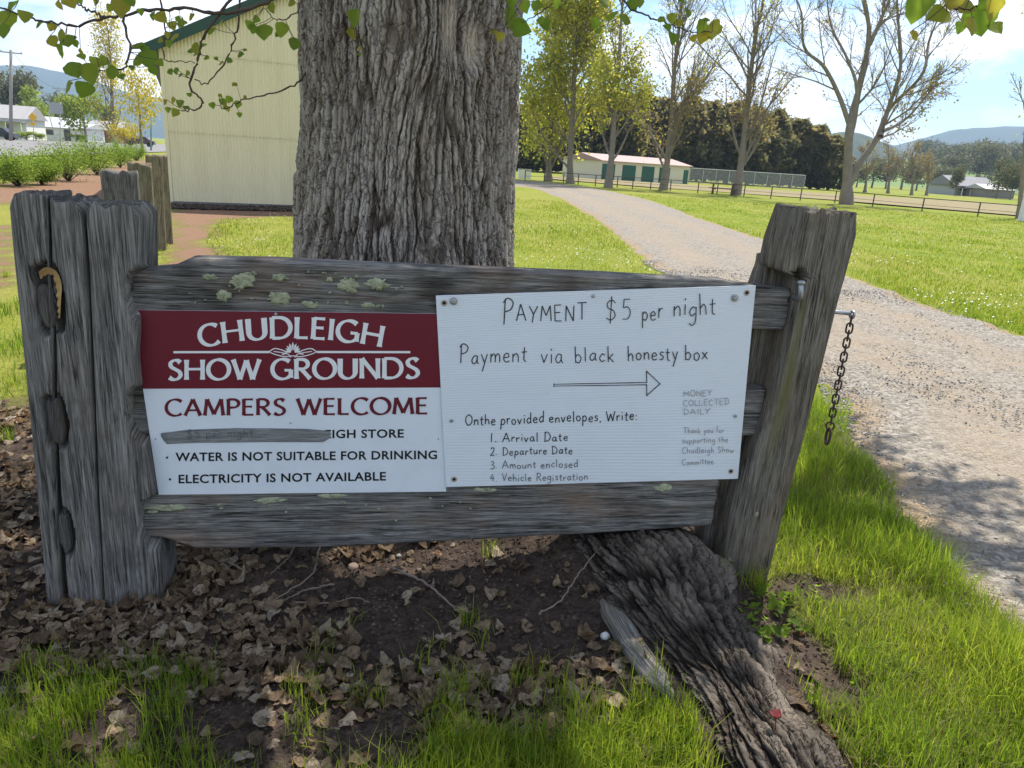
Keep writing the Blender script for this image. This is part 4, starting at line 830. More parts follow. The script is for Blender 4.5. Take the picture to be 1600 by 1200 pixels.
th_f = np.linspace(-.60*math.pi, .60*math.pi, 500); th_b = np.linspace(.62*math.pi, 1.38*math.pi, 60)[1:-1]; th_ = np.concatenate([th_f, th_b])   # 0 faces the viewer
zz = np.concatenate([np.linspace(-.25, .75, 60, endpoint=False), np.linspace(.75, 2.7, 340)])
TH, ZZ = np.meshgrid(th_, zz); RAD = .535
u_ = TH*RAD
KU, KV = .24, 1.98                                           # old pruning scar, upper right of the trunk
dk = np.hypot((u_-KU)/.16, (ZZ-KV)/.26); push = np.exp(-dk**2)
du = u_+(u_-KU)*push*.8-.045*np.exp(-((u_-KU+.02)/.30)**2)*np.clip((KV-.1-ZZ), 0, .9)*np.sign(u_-KU+.02)*np.minimum(1, np.abs(u_-KU+.02)/.08)
dv = ZZ+push*.25*(ZZ-KV)
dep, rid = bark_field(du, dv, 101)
flare_ = .30*np.exp(-(ZZ+.1)/.33)*(1+.35*np.cos(TH*3+.4)+.25*np.cos(TH*5+1))+.02*np.exp(-ZZ/1.0)
base_r = RAD+flare_+.020*np.cos(TH*2+.7)+.018*vn(u_*1.6, ZZ*1.1, 0, 60)+.012*vn(u_*5, ZZ*3, 0, 61)-.02*(ZZ-1.2)
scar = np.exp(-(((u_-KU-.01)/.042)**4+((ZZ-KV-.04)/.115)**4)); hol = np.exp(-(((u_-KU-.062)/.014)**4+((ZZ-KV+.01)/.09)**4)); scar2 = np.exp(-(((u_-KU-.11)/.036)**4+((ZZ-KV+.02)/.085)**4))
lip = np.exp(-((np.hypot((u_-KU-.05)/.14, (ZZ-KV-.02)/.2)-1)/.22)**2)
sm = np.clip(scar+scar2, 0, 1)
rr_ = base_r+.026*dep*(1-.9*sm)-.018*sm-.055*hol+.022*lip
for cu_, cv_, a_, b_ in ((.02, 1.72, .035, .13), (.10, 1.80, .03, .16), (.14, 1.62, .04, .12), (-.05, 1.60, .04, .14), (.05, 1.40, .05, .16)):      # bare peeled streaks
    e_ = np.exp(-(((u_-cu_)/a_)**4+((ZZ-cv_)/b_)**4))*np.clip(.5+vn(u_*60, ZZ*25, 0, 77), 0, 1); sm = np.maximum(sm, e_*.45)
dirx_ = np.sin(TH); diry_ = -np.cos(TH)
lean = .0*ZZ
TV_ = np.stack([TX+rr_*dirx_+lean, TY+rr_*diry_, ZZ], -1)
n_, m_ = TH.shape
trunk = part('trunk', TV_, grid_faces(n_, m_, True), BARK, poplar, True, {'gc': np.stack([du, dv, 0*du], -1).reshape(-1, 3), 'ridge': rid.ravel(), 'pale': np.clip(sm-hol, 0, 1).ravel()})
# surface root running under the fence to the viewer
RP = smooth_path(np.column_stack([ROOT, np.interp(np.arange(9), [0, 1, 2, 3, 4, 5, 6, 7, 8], [.14, .06, .03, .0, -.02, -.03, -.04, -.05, -.06])]), 280)
RP[:, 2] += (.075*sstep(1.3, 2.3, RP[:, 1])+.03)*.55
wr = np.interp(np.linspace(0, 8, 280), [0, 1, 2, 3, 4, 5, 6, 7, 8], [.30, .30, .29, .265, .225, .195, .18, .17, .15]); hr = np.interp(np.linspace(0, 8, 280), [0, 1, 2, 3, 4, 5, 6, 7, 8], [.24, .18, .14, .125, .12, .12, .14, .14, .12])
Tn = unit(np.gradient(RP, axis=0)); Sd = unit(np.cross(Tn, [0, 0, 1.]))
ph = np.linspace(-.12*math.pi, 1.12*math.pi, 170); PH, LI = np.meshgrid(ph, np.arange(280)); sl = np.concatenate([[0], np.cumsum(np.linalg.norm(np.diff(RP, axis=0), axis=1))])
uu_ = PH*.17; vv_ = sl[LI]; dep2, rid2 = bark_field(uu_, vv_, 301, 1.5)
# older gnarled burl near the lens
dep2 = dep2+.5*vn(uu_*9, vv_*7, 0, 320)*sstep(.6, 2.2, vv_)
pr = 1+.16*vn(uu_*7, vv_*2.2, 0, 310)+.20*vn(uu_*4, vv_*3.4, 0, 311)+.10*vn(uu_*11, vv_*8, 0, 312)
RVx = RP[LI]+Sd[LI]*(np.cos(PH)*wr[LI]*pr)[..., None]+np.array([0, 0, 1.])*((np.sin(PH)*hr[LI]*pr)+.02*dep2*np.sin(PH))[..., None]+Sd[LI]*(np.cos(PH)*.024*dep2+.02*np.sin(vv_*5))[..., None]
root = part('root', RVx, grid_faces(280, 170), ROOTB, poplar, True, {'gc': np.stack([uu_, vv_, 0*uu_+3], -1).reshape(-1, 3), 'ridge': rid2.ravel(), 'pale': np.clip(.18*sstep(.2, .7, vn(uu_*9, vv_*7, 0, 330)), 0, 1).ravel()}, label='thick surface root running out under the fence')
# bare pale strip of old root wood beside it, and a second buried root left of it
def log(name, pts, rad, mat, parent, seed, squash=1., label=None, k=28, n=70, kw=None):
    P = smooth_path(pts, n); r_ = np.interp(np.linspace(0, 1, n), np.linspace(0, 1, len(rad)), rad); T = unit(np.gradient(P, axis=0)); S = unit(np.cross(T, [0, 0, 1.])); N = np.cross(S, T)
    a = np.arange(k)/k*2*math.pi; A, Lx = np.meshgrid(a, np.arange(n)); s_ = np.concatenate([[0], np.cumsum(np.linalg.norm(np.diff(P, axis=0), axis=1))])[Lx]
    d = 1+.22*vn(np.cos(A)*2+5, np.sin(A)*2+s_*6, 0, seed)+.16*vn(np.cos(A)*6+9, np.sin(A)*6+s_*3, 0, seed+1)
    V = P[Lx]+S[Lx]*(np.cos(A)*r_[Lx]*d)[..., None]+N[Lx]*(np.sin(A)*r_[Lx]*d*squash)[..., None]
    at = {'gc': np.stack([A*r_[Lx], s_, 0*s_+seed], -1).reshape(-1, 3), 'ridge': np.clip(.6+.4*vn(A*3, s_*9, 0, seed), 0, 1).ravel(), 'pale': np.full(A.size, .8), 'stain': np.zeros(A.size), 'fresh': np.zeros(A.size), 'black': np.zeros(A.size)}
    return part(name, V, grid_faces(n, k, True), mat, parent, True, at, **(kw or {}))
GP = lambda x, y, z=0.: gnd(x, y, z)
log('bare_root', [GP(935, 915, .05), GP(960, 962, .06), GP(992, 1012, .055), GP(1024, 1058, .045), GP(1055, 1095, .02)], [.022, .042, .046, .04, .015], W_PALE, poplar, 411, .55, kw=dict(label='pale bare strip of root wood'))
log('bare_root', [GP(640, 872, .0), GP(690, 858, .01), GP(740, 862, .015), GP(775, 885, .01), GP(806, 912, -.01)], [.018, .028, .028, .024, .010], W_PALE, poplar, 412, .6, kw=dict(label='short pale forked root under the bottom rail'))
# limbs above the picture, crown, hanging branches
LIMB = [[(TX, TY, 2.5), (TX-.1, TY+.1, 4.2), (TX+.1, TY+.3, 7), (TX, TY+.2, 10.5)], [(TX-.1, TY-.1, 2.6), (TX-.8, TY-.5, 3.3), (TX-1.8, TY-.9, 3.9), (TX-3.2, TY-1.0, 4.8)], [(TX+.1, TY-.2, 2.55), (TX+.7, TY-.8, 3.1), (TX+1.5, TY-1.6, 3.5), (TX+2.4, TY-2.2, 3.9)],
        [(TX+.2, TY+.1, 2.6), (TX+.9, TY+.3, 3.8), (TX+1.7, TY+.5, 4.8), (TX+2.4, TY+.6, 6.2)], [(TX-.2, TY+.2, 2.6), (TX-1.3, TY+.9, 4.2), (TX-2.4, TY+1.6, 6), (TX-3.2, TY+2.2, 8)], [(TX+.1, TY+.3, 3), (TX+.5, TY+1.3, 5), (TX+.9, TY+2.2, 7.5), (TX+1.0, TY+2.8, 10)],
        [(TX+.2, TY+.3, 3.2), (TX+1.8, TY+1.2, 4.2), (TX+3.2, TY+1.9, 4.9), (TX+4.5, TY+2.4, 5.4)], [(TX+.2, TY+.3, 3.4), (TX+2.5, TY+1.7, 4.7), (TX+4.8, TY+1.5, 5.5), (TX+6.4, TY+1.4, 6.3)], [(TX, TY-.2, 3.4), (TX+.3, TY-1.2, 5.2), (TX+.9, TY-2.2, 7), (TX+1.2, TY-3.0, 9)], [(TX-.2, TY, 3.0), (TX-1.0, TY+.2, 4.4), (TX-2.0, TY+.5, 5.4), (TX-2.8, TY+.6, 6.6)]]
rngc = np.random.default_rng(5)
for i, lb in enumerate(LIMB):
    P = smooth_path(lb, 30); r0 = .44 if i == 0 else .17; V_, F_ = tube(P, np.linspace(r0, .05, 30)*(1+.06*np.sin(np.arange(30))), 16)
    part('limb', V_, F_, TBARK, poplar, True)
LPs = np.stack([smooth_path(lb, 12) for lb in LIMB]); LRs = np.linspace(.1, .03, 12)[None].repeat(len(LIMB), 0)
b1, r1 = shoots(LPs, LRs, rngc, 9, .28, 1, (.5, 1.1), (.25, .45), .5, 6, .12, .012)
b2, r2 = shoots(b1, r1, rngc, 6, .2, 1, (.4, 1.0), (.4, .7), .5, 5, .0, .006); b3, r3 = shoots(b2, r2, rngc, 3, .3, 1, (.4, 1.0), (.4, .8), .6, 4, -.05, .004)
def inframe_low(P): 
    d = P-C0; dep_ = d@FW; px = 800+F*(d@RT)/np.maximum(dep_, .01); py = 600-F*(d@UP)/np.maximum(dep_, .01); return (dep_ > .05) & (py > -60) & (px > -150) & (px < 1750)
keep = ~inframe_low(b1.reshape(-1, 3)).reshape(len(b1), -1).any(1); b1, r1 = b1[keep], r1[keep]
keep = ~inframe_low(b2.reshape(-1, 3)).reshape(len(b2), -1).any(1); b2, r2 = b2[keep], r2[keep]
keep = ~inframe_low(b3.reshape(-1, 3)).reshape(len(b3), -1).any(1); b3, r3 = b3[keep], r3[keep]
V_, F_ = tubes([(b1, r1, 6), (b2, r2, 5), (b3, r3, 3)]); part('boughs', V_, F_, TWIG, poplar, True, kind='stuff')
cl = b3[:, -1][rngc.integers(0, len(b3), 15000)]*.6+b3[:, 1][rngc.integers(0, len(b3), 15000)]*.0
ii = rngc.integers(0, len(b3), 8000); tt_ = rngc.random(8000)[:, None]; cl = b3[ii, 0]*(1-tt_)+b3[ii, -1]*tt_+rngc.normal(size=(8000, 3))*.10
cl = cl[~inframe_low(cl)]; V_, F_, rn_ = leaf_mesh(cl, rngc, .085, .9, .5); part('crown', V_, F_, CROWN, poplar, False, {'rnd': rn_}, kind='stuff')
# one leaf shape in four curls (5 x 5 grid, broad triangular poplar outline)
def leaf_shape(seed, curl, size=1., wav=.1, jag=.05):
    rg = np.random.default_rng(seed); V = []; ny, nx2 = 8, 6
    prof = np.interp(np.linspace(0, 1, ny), [0, .08, .25, .45, .7, .88, 1], [.12, .40, .52, .47, .30, .13, .0])
    for j in range(ny):
        y = j/(ny-1)
        for i in range(nx2):
            x = (i/(nx2-1)*2-1)*prof[j]*(1+jag*rg.standard_normal()*(abs(i-2.5) > 2)); z = curl*(x*x*1.6)+curl*.22*(y-.5)**2*rg.uniform(.6, 1.4)+wav*math.sin(y*7+seed)*x+wav*.4*rg.standard_normal()*abs(x)
            V.append((x, y-.03*abs(x), z))
    V = np.array(V)*size; return V, grid_faces(ny, nx2)
POP_ME = [mesh('leaf', *leaf_shape(s, c), POPLEAF, True) for s, c in ((1, .3), (2, -.35), (3, .6), (4, -.1), (5, .15))]
rngl = random.Random(11)
def hang_branch(pts, r0, leaves, seed):
    """pts (px, py, depth); leaves: list of (px, py, size_px [, tilt])"""
    P = np.array([atD(*p) for p in pts]); n = max(14, 6*len(P)); P = smooth_path(P, n); P += np.random.default_rng(seed).normal(size=P.shape)*.003
    V, Fq = tube(P, np.linspace(r0*.62, r0*.22, n)*(1+.25*(np.arange(n) % 5 == 0)), 6); br = part('branch', V, Fq, TWIG, poplar, True)
    off = Vector(world_loc(br)); st = MB()
    for lf in leaves:
        x, y, s = lf[:3]; j = np.argmin([np.hypot(*(np.array(px2(p))-(x, y))) for p in P]); D = (P[j]-C0)@FW+rngl.uniform(-.06, .06); sz = s*D/F
        o = ob('leaf', POP_ME[rngl.randrange(5)], br); tip = atD(x, y, D)
        ang = lf[3] if len(lf) > 3 else rngl.uniform(130, 230)          # direction of leaf tip in the picture, 180 = straight down
        a = math.radians(ang); yd = Vector(RT*math.sin(a)+UP*math.cos(a)+FW*rngl.uniform(-.5, .5)).normalized()
        nm = Vector(-FW*1.0+RT*rngl.uniform(-.9, .9)+UP*rngl.uniform(-.3, .7)).normalized(); xd = yd.cross(nm).normalized(); nm = xd.cross(yd)
        base = Vector(tip)-yd*sz*.45
        o.matrix_local = Matrix.Translation(base-off) @ Matrix(((xd[0], yd[0], nm[0], 0), (xd[1], yd[1], nm[1], 0), (xd[2], yd[2], nm[2], 0), (0, 0, 0, 1))) @ Matrix.Scale(sz*rngl.uniform(.9, 1.1), 4)
        q = P[j]; bb = np.array(base); st.tube([q, (q+bb)/2+np.array([0, 0, -.004]), bb], .0011, 4, False)
    if leaves: st.build('leaf_stalks', TWIG, br, kind='stuff')
    return br
def px2(p): v = np.asarray(p)-C0; z = v@FW; return (800+F*(v@RT)/z, 600-F*(v@UP)/z)
UPZ = -90
hang_branch([(455, UPZ, 3.1), (410, -45, 3.0), (360, 0, 2.9), (318, 58, 2.9), (310, 90, 2.9), (296, 133, 2.9), (315, 156, 2.9), (312, 168, 2.9), (291, 173, 2.9)], .011,
   [(258, 160, 11), (270, 157, 13), (282, 162, 14), (291, 168, 11), (274, 176, 14), (262, 172, 10), (296, 148, 9), (283, 118, 11), (275, 111, 12), (293, 116, 12), (266, 112, 10), (305, 75, 16), (318, 72, 13), (308, 84, 14), (298, 80, 10), (322, 90, 10)], 1)
hang_branch([(430, UPZ, 3.2), (395, -40, 3.1), (376, 0, 3.0), (371, 45, 3.0), (357, 87, 3.0), (325, 129, 3.0), (303, 123, 3.0)], .009, [(345, 98, 9), (358, 95, 11), (375, 85, 12), (338, 92, 8), (382, 78, 8), (330, 48, 14), (345, 36, 12)], 2)
hang_branch([(470, UPZ, 2.6), (420, 0, 2.6), (345, 21, 2.55), (285, 12, 2.5), (222, 18, 2.45), (165, 28, 2.4), (114, 39, 2.4), (69, 33, 2.35), (30, 22, 2.3), (-30, 5, 2.3)], .011,
   [(252, 28, 22), (240, 25, 15), (219, 19, 12), (10, 30, 30, 170), (20, 12, 34, 200), (5, 48, 24), (40, 26, 22), (62, 40, 14), (80, 42, 14), (95, 55, 20), (105, 62, 26, 160), (98, 78, 22, 190), (82, 64, 18, 150), (118, 68, 12), (128, 80, 12), (285, 36, 18), (300, 28, 14), (272, 58, 16), (265, 68, 12)], 3)
hang_branch([(165, 28, 2.4), (140, 16, 2.4), (123, 6, 2.4), (95, -25, 2.4), (110, UPZ, 2.5)], .006, [(110, 4, 24), (150, 2, 16), (120, -4, 22), (95, 8, 18)], 4)
hang_branch([(210, UPZ, 2.3), (195, -20, 2.3), (195, 30, 2.3), (202, 78, 2.3), (195, 105, 2.3), (170, 108, 2.3), (150, 112, 2.3)], .008,
   [(188, 10, 30, 185), (205, 4, 20), (172, 12, 12), (115, 108, 30, 150), (140, 115, 34, 170), (132, 140, 30, 190), (105, 136, 22, 185), (150, 98, 20), (162, 96, 18), (128, 88, 14), (175, 112, 22, 100), (190, 120, 14), (206, 106, 9), (216, 72, 24, 120), (232, 92, 30, 170), (214, 95, 18), (240, 110, 16), (225, 78, 16), (250, 98, 14)], 5)
hang_branch([(270, UPZ, 2.8), (250, -20, 2.8), (258, 45, 2.8), (256, 90, 2.8), (280, 95, 2.8), (306, 96, 2.8)], .006, [(264, 69, 14), (262, 55, 12), (250, 62, 10), (270, 40, 16), (285, 38, 18), (278, 30, 10)], 6)
hang_branch([(480, 110, 3.25), (465, 129, 3.2), (420, 148, 3.15), (378, 156, 3.1), (354, 170, 3.1), (345, 166, 3.1)], .007, [(348, 158, 12), (358, 155, 11), (352, 166, 12), (345, 150, 9), (332, 165, 11), (372, 163, 12), (374, 180, 10), (383, 153, 8), (366, 132, 10), (356, 170, 9)], 7)
hang_branch([(520, UPZ, 3.0), (480, -10, 3.0), (455, 25, 2.95), (430, 30, 2.9), (412, 12, 2.9)], .006, [(412, 50, 28, 175), (390, 40, 18), (396, 46, 16), (440, 45, 22, 200), (424, 12, 16), (400, 30, 12), (458, 68, 20, 180), (462, 70, 15), (455, 4, 12), (434, 54, 10)], 8)
hang_branch([(560, UPZ, 2.9), (545, -15, 2.9), (548, 15, 2.9), (552, 45, 2.9)], .004, [(556, 27, 26, 190), (552, 52, 24, 160), (560, 76, 10), (562, 86, 8)], 9)
hang_branch([(760, UPZ, 3.0), (742, 5, 3.0), (748, 30, 3.0), (770, 45, 3.0), (790, 44, 2.95)], .005, [(800, 38, 30, 160), (815, 45, 28, 110), (798, 20, 22, 20), (782, 58, 18, 200), (820, 10, 20), (800, 4, 22), (770, 50, 12)], 10)
hang_branch([(905, UPZ, 2.7), (880, -15, 2.7), (855, 12, 2.7), (830, 28, 2.7), (815, 36, 2.7)], .005, [(850, 40, 24, 150), (845, 32, 14), (838, 8, 20), (870, 6, 14)], 11)
hang_branch([(930, UPZ, 2.6), (975, 0, 2.6), (1010, 24, 2.6), (1040, 35, 2.6), (1065, 45, 2.6), (1095, 50, 2.6), (1115, 48, 2.6)], .006,
   [(942, 4, 24), (955, 26, 20, 200), (978, 30, 22, 190), (990, 6, 22), (1000, 4, 16), (930, 36, 16), (935, 48, 12), (1033, 30, 14), (1050, 28, 16), (1060, 36, 20, 170), (1042, 45, 18), (1049, 60, 22, 180), (1075, 20, 16), (1084, 60, 13), (1096, 40, 20), (1098, 58, 22, 200), (1112, 48, 30, 185), (1118, 40, 20), (1100, 32, 18), (1066, 0, 14)], 12)
hang_branch([(1480, UPZ, 1.7), (1470, -30, 1.65), (1480, 8, 1.6), (1500, 14, 1.6), (1530, 12, 1.6), (1550, 5, 1.6)], .005,
   [(1432, 12, 50, 190), (1465, 24, 40, 250), (1428, 55, 18), (1500, 44, 22, 200), (1490, 0, 30), (1508, 8, 36), (1532, 30, 52, 175), (1548, 12, 42, 170), (1555, 44, 26, 150), (1520, 42, 34, 190), (1545, -2, 40)], 13)

# ------------------------------------------------------------------ leaf litter, twigs, crumbs, gravel
LIT_ME = []
for s_, c_ in ((21, .8), (22, -.9), (23, .4), (24, 1.4), (25, -.4), (26, -1.4), (27, .7), (28, 1.0), (29, -.6), (30, .15)):
    V_, F_ = leaf_shape(s_, c_, 1., .34, .12); LIT_ME.append((V_-V_.mean(0), F_))
LIT_OB = [mesh('leaf', V_, F_, LITTER, True, {'lc': V_}) for V_, F_ in LIT_ME]
rl = np.random.default_rng(77); N = 21000
lx = rl.uniform(-2.9, 1.0, N); ly = 1.25+rl.random(N)**1.15*2.1; ly = np.where(lx < -1.3, 1.3+(ly-1.25)*1.25, ly)
def root_d(x, y): return np.min([seg_d(x, y, ROOT[i], ROOT[i+1])[0] for i in range(len(ROOT)-1)], 0)
dens = soil(lx, ly)*.85+.16; dens *= np.where((ly > 2.02) & (lx > -1.0), .30, 1.)*np.where(ly > 2.9, .5, 1)*np.where((ly > 1.93) & (lx > -.45), .30, 1)*np.where(lx > .45, .25, 1)*np.where(ly < 1.62, .8, 1)
dens *= np.clip(.75+.6*vn(lx*3, ly*3, 0, 71), .15, 1)
k_ = (rl.random(N) < dens) & (root_d(lx, ly) > .21); lx, ly = lx[k_], ly[k_]
ex = np.array([gnd(*p)[:2] for p in ((1245, 1120), (1290, 1160), (1262, 1175), (1300, 1130), (1240, 990), (1500, 1185), (1445, 1150), (880, 1060), (905, 1095), (835, 1090), (915, 1010), (1480, 1175), (960, 1035), (700, 1180), (560, 1190), (760, 1150))])
lx = np.concatenate([ex[:, 0], lx]); ly = np.concatenate([ex[:, 1], ly]); n_ = len(lx)
lz = hgt(lx, ly)+.006+.022*rl.random(n_)
sz_ = .018+.046*rl.random(n_)**1.5; sz_[:16] = rl.uniform(.05, .085, 16)
az_ = rl.uniform(0, 2*math.pi, n_); tx_ = rl.normal(0, .24, n_); ty_ = rl.normal(0, .28, n_)
P4 = np.stack([lx, ly, lz], 1); v_ = P4-C0; dz_ = v_@FW; pxx = 800+F*(v_@RT)/dz_; pyy = 600-F*(v_@UP)/dz_
score = sz_/dz_*((pxx > 0) & (pxx < 1600) & (pyy < 1200)); order = np.argsort(-score); bigs = set(order[:298].tolist())
SV, SF, SR, SL, nb_ = [], [], [], [], 0
for i in range(n_):
    M = Matrix.Translation((lx[i], ly[i], lz[i])) @ Matrix.Rotation(az_[i], 4, 'Z') @ Matrix.Rotation(tx_[i], 4, 'X') @ Matrix.Rotation(ty_[i], 4, 'Y') @ Matrix.Scale(float(sz_[i]), 4); q = int(rl.integers(0, 10))
    if i in bigs:
        o = ob('leaf', LIT_OB[q], ground); o.matrix_local = M
    else:
        A = np.array(M); V_ = LIT_ME[q][0]@A[:3, :3].T+A[:3, 3]; SV.append(V_); SF.append(LIT_ME[q][1]+nb_); SR.append(np.full(len(V_), rl.random())); SL.append(LIT_ME[q][0]); nb_ += len(V_)
ob('leaf_litter', mesh('leaf_litter', np.concatenate(SV), np.concatenate(SF), LITTER, True, {'rnd': np.concatenate(SR), 'lc': np.concatenate(SL)}), kind='stuff', label='dead brown poplar leaves covering the soil below the signs', cat='leaf litter')

OCT = np.array([(1, 0, 0), (-1, 0, 0), (0, 1, 0), (0, -1, 0), (0, 0, 1), (0, 0, -1.)]); OF = np.array([(0, 2, 4), (2, 1, 4), (1, 3, 4), (3, 0, 4), (2, 0, 5), (1, 2, 5), (3, 1, 5), (0, 3, 5)])
def pebbles(name, x, y, z, s, mat, rng, flat=.6, label=None, cat=None):
    n = len(x); V = OCT[None]*(s[:, None, None]*rng.uniform(.55, 1.25, (n, 6, 1)))*np.array([1, 1, flat]); V += rng.normal(size=V.shape)*s[:, None, None]*.18
    a = rng.uniform(0, 2*math.pi, n); c, sn = np.cos(a)[:, None], np.sin(a)[:, None]; V = np.stack([V[..., 0]*c-V[..., 1]*sn, V[..., 0]*sn+V[..., 1]*c, V[..., 2]], -1)+np.stack([x, y, z], 1)[:, None]
    return ob(name, mesh(name, V, (OF[None]+(np.arange(n)*6)[:, None, None]).reshape(-1, 3), mat, False, {'rnd': np.repeat(rng.random(n), 6)}), kind='stuff', label=label, cat=cat)
n_ = 17000; x = rl.uniform(-1.7, 1.3, n_); y = rl.uniform(1.2, 3.0, n_); k_ = ((soil(x, y) > .5) | (y < 1.8)) & (root_d(x, y) > .15); x, y = x[k_], y[k_]
pebbles('soil_crumbs', x, y, hgt(x, y)+.001, rl.uniform(.003, .010, len(x))**1., CLOD, rl, .8, 'dark crumbs of dry soil under the fence', 'soil')
n_ = 42000; y = 1.6+rl.random(n_)**1.6*11; lo_ = np.interp(y, RL[:, 1], RL[:, 0]); hi_ = np.minimum(np.interp(y, RR[:, 1], RR[:, 0]), .72*y+1.2); f = rl.random(n_)**1.4; x = lo_-.06+(hi_-lo_)*f
k_ = rl.random(n_) < np.clip(.35+.9*vn(x*1.7, y*1.1, 0, 37)+.8*np.exp(-(f/.08)**2), .08, 1); x, y, f = x[k_], y[k_], f[k_]
zr = hgt(x, y)+.014+.02*sstep(0, .12, f)
pebbles('gravel', x, y, zr, rl.uniform(.003, .0085, len(x))*(1+.09*y), STONE, rl, .55, 'loose pale stones scattered over the drive', 'gravel')

def ground_stick(pts, r, label, name='twig', mat=DTWIG, z0=.018, grp='dead twigs on the soil'):
    P = np.array([gnd(*p) for p in pts]); P[:, 2] = hgt(P[:, 0], P[:, 1])+z0+r; Q = smooth_path(P, 26); Q += np.random.default_rng(int(pts[0][0])).normal(size=Q.shape)*.0018
    V, Fq = tube(Q, np.linspace(r, r*.55, 26)*(1+.15*np.sin(np.arange(26)*1.7)), 7); o = tuple(Q[0]); me = mesh(name, V-np.array(o), Fq, mat, True)
    return ob(name, me, None, label, 'twig', grp, loc=o)
ground_stick([(258, 899), (243, 920), (227, 946)], .004, 'short grey twig slanting from the foot of the left post')
ground_stick([(242, 927), (232, 950), (221, 974)], .005, 'pale tipped twig lying right of the left post base')
ground_stick([(250, 873), (262, 890), (270, 915)], .0035, 'thin twig dropping from the left end of the bottom rail')
ground_stick([(460, 868), (450, 885), (423, 909)], .003, 'thin pale curved twig under the middle of the bottom rail')
ground_stick([(500, 868), (495, 885), (483, 911), (424, 951)], .004, 'long reddish curved twig hanging from the bottom rail')
ground_stick([(522, 922), (476, 932), (444, 951)], .0035, 'grey twig bent like a bow on the bare soil')
ground_stick([(609, 899), (665, 925), (717, 971)], .0055, 'longest straight brown twig on the bare soil at centre')
ground_stick([(463, 953), (520, 953), (551, 945), (577, 954)], .003, 'thin wavy twig at the top of the leaf litter')
ground_stick([(275, 876), (317, 888)], .004, 'short light twig beside the left end of the bottom rail')
ground_stick([(349, 880), (388, 907)], .004, 'stubby pale twig among leaves below the bottom rail')
ground_stick([(840, 975), (875, 962), (900, 935), (925, 918)], .0035, 'crooked rootlet on the soil left of the big root')
ground_stick([(205, 1010), (240, 985), (262, 975)], .003, 'bundle end of dry straw stalk by the left post')
ground_stick([(1068, 830), (1098, 866), (1124, 898), (1136, 918)], .014, 'thick peeling silver stick lying between root and right post', 'stick', DTWIG, .05)
ground_stick([(1076, 826), (1112, 856), (1140, 890)], .006, 'slim straight silver stick beside the peeling one', 'stick', DTWIG, .075)
def rock(px, py, s, label, mat=STONE, name='stone', flat=.7):
    p = gnd(px, py); u = np.linspace(0, math.pi, 9); a = np.arange(14)/14*2*math.pi; U, A = np.meshgrid(u, a, indexing='ij'); V = np.stack([np.sin(U)*np.cos(A), np.sin(U)*np.sin(A), np.cos(U)*flat], -1)*s
    V *= (1+.14*vn(V[..., 0]/s*2+px, V[..., 1]/s*2, V[..., 2]/s*2, 5))[..., None]
    return ob(name, mesh(name, V, grid_faces(9, 14, True), mat, True, {'rnd': np.full(V[..., 0].size, .55)}), None, label, 'stone', None, loc=(p[0], p[1], float(hgt(p[0], p[1]))+s*.35))
rock(552, 890, .020, 'rounded tan stone on the sunlit soil below the bottom rail', simple('tan stone', (.34, .25, .19), .9, 0, .2, 40))
rock(623, 873, .011, 'small pale pebble just behind the bottom rail')
rock(1003, 977, .012, 'dark blue grey pebble lodged against the root', simple('dark pebble', (.06, .065, .08), .5, 0, .2, 40))
rock(944, 1010, .016, 'white broken stone chip in the grass left of the root', simple('white stone', (.6, .6, .58), .8, 0, .1, 40), flat=.9)
rock(1575, 1035, .03, 'flat grey stone at the drive edge, right border', flat=.4)
rock(1420, 905, .028, 'pale flat stone on the grass edge of the drive', flat=.45)
# red seedling on the root
sp = gnd(1207, 1150, .1); seed = thing('seedling', sp, 'tiny red leaved seedling sprouting on the root', 'seedling'); V_, F_ = tube([sp, sp+np.array([.004, 0, .03]), sp+np.array([-.002, .002, .06])], .0015, 5)
REDL = simple('red young leaf', (.16, .03, .03), .5, 0, .3, 60); part('stem', V_, F_, REDL, seed)
rm = mesh('leaf', *leaf_shape(8, .3), REDL, True)
for i in range(6):
    o = ob('leaf', rm, seed); a = i*1.1; o.matrix_local = Matrix.Translation((-.002, .002, .058)) @ Matrix.Rotation(a, 4, 'Z') @ Matrix.Rotation(.7, 4, 'X') @ Matrix.Scale(.018+.004*(i % 3), 4)

# ------------------------------------------------------------------ grass
def blades(name, x, y, h, w, rng, mat, lean=.5, label=None, cat='grass', base=0.):
    n = len(x); z = hgt(x, y)+base; a = rng.uniform(0, 2*math.pi, n); b = a+rng.normal(0, .9, n)+math.pi/2; ln = np.abs(rng.normal(0, lean, n))
    wx, wy = np.cos(a)*w/2, np.sin(a)*w/2; dx, dy = np.cos(b)*ln*h, np.sin(b)*ln*h; h2 = h/np.sqrt(1+ln*ln*.6)
    V = np.stack([np.stack([x-wx, y-wy, z-.01], -1), np.stack([x+wx, y+wy, z-.01], -1), np.stack([x+wx*.8+dx*.3, y+wy*.8+dy*.3, z+h2*.58], -1), np.stack([x-wx*.8+dx*.3, y-wy*.8+dy*.3, z+h2*.58], -1), np.stack([x+dx, y+dy, z+h2], -1)], 1)
    i5 = np.arange(n)[:, None]*5
    return ob(name, mesh(name, V, [i5+np.array([[0, 1, 2, 3]]), i5+np.array([[3, 2, 4]])], mat, False, {'rnd': np.repeat(np.clip(rng.normal(.45, .25, n)+.25*vn(x*2, y*2, 0, 50), 0, 1), 5)}), kind='stuff', label=label, cat=cat)
rg = np.random.default_rng(9)
n_ = 125000; x = rg.uniform(.62, 2.15, n_); y = .85+rg.random(n_)**1.25*5.6
edge = np.interp(y, RL[:, 1], RL[:, 0])+.05*vn(y*5, 3.3)+.02; dE = edge-x
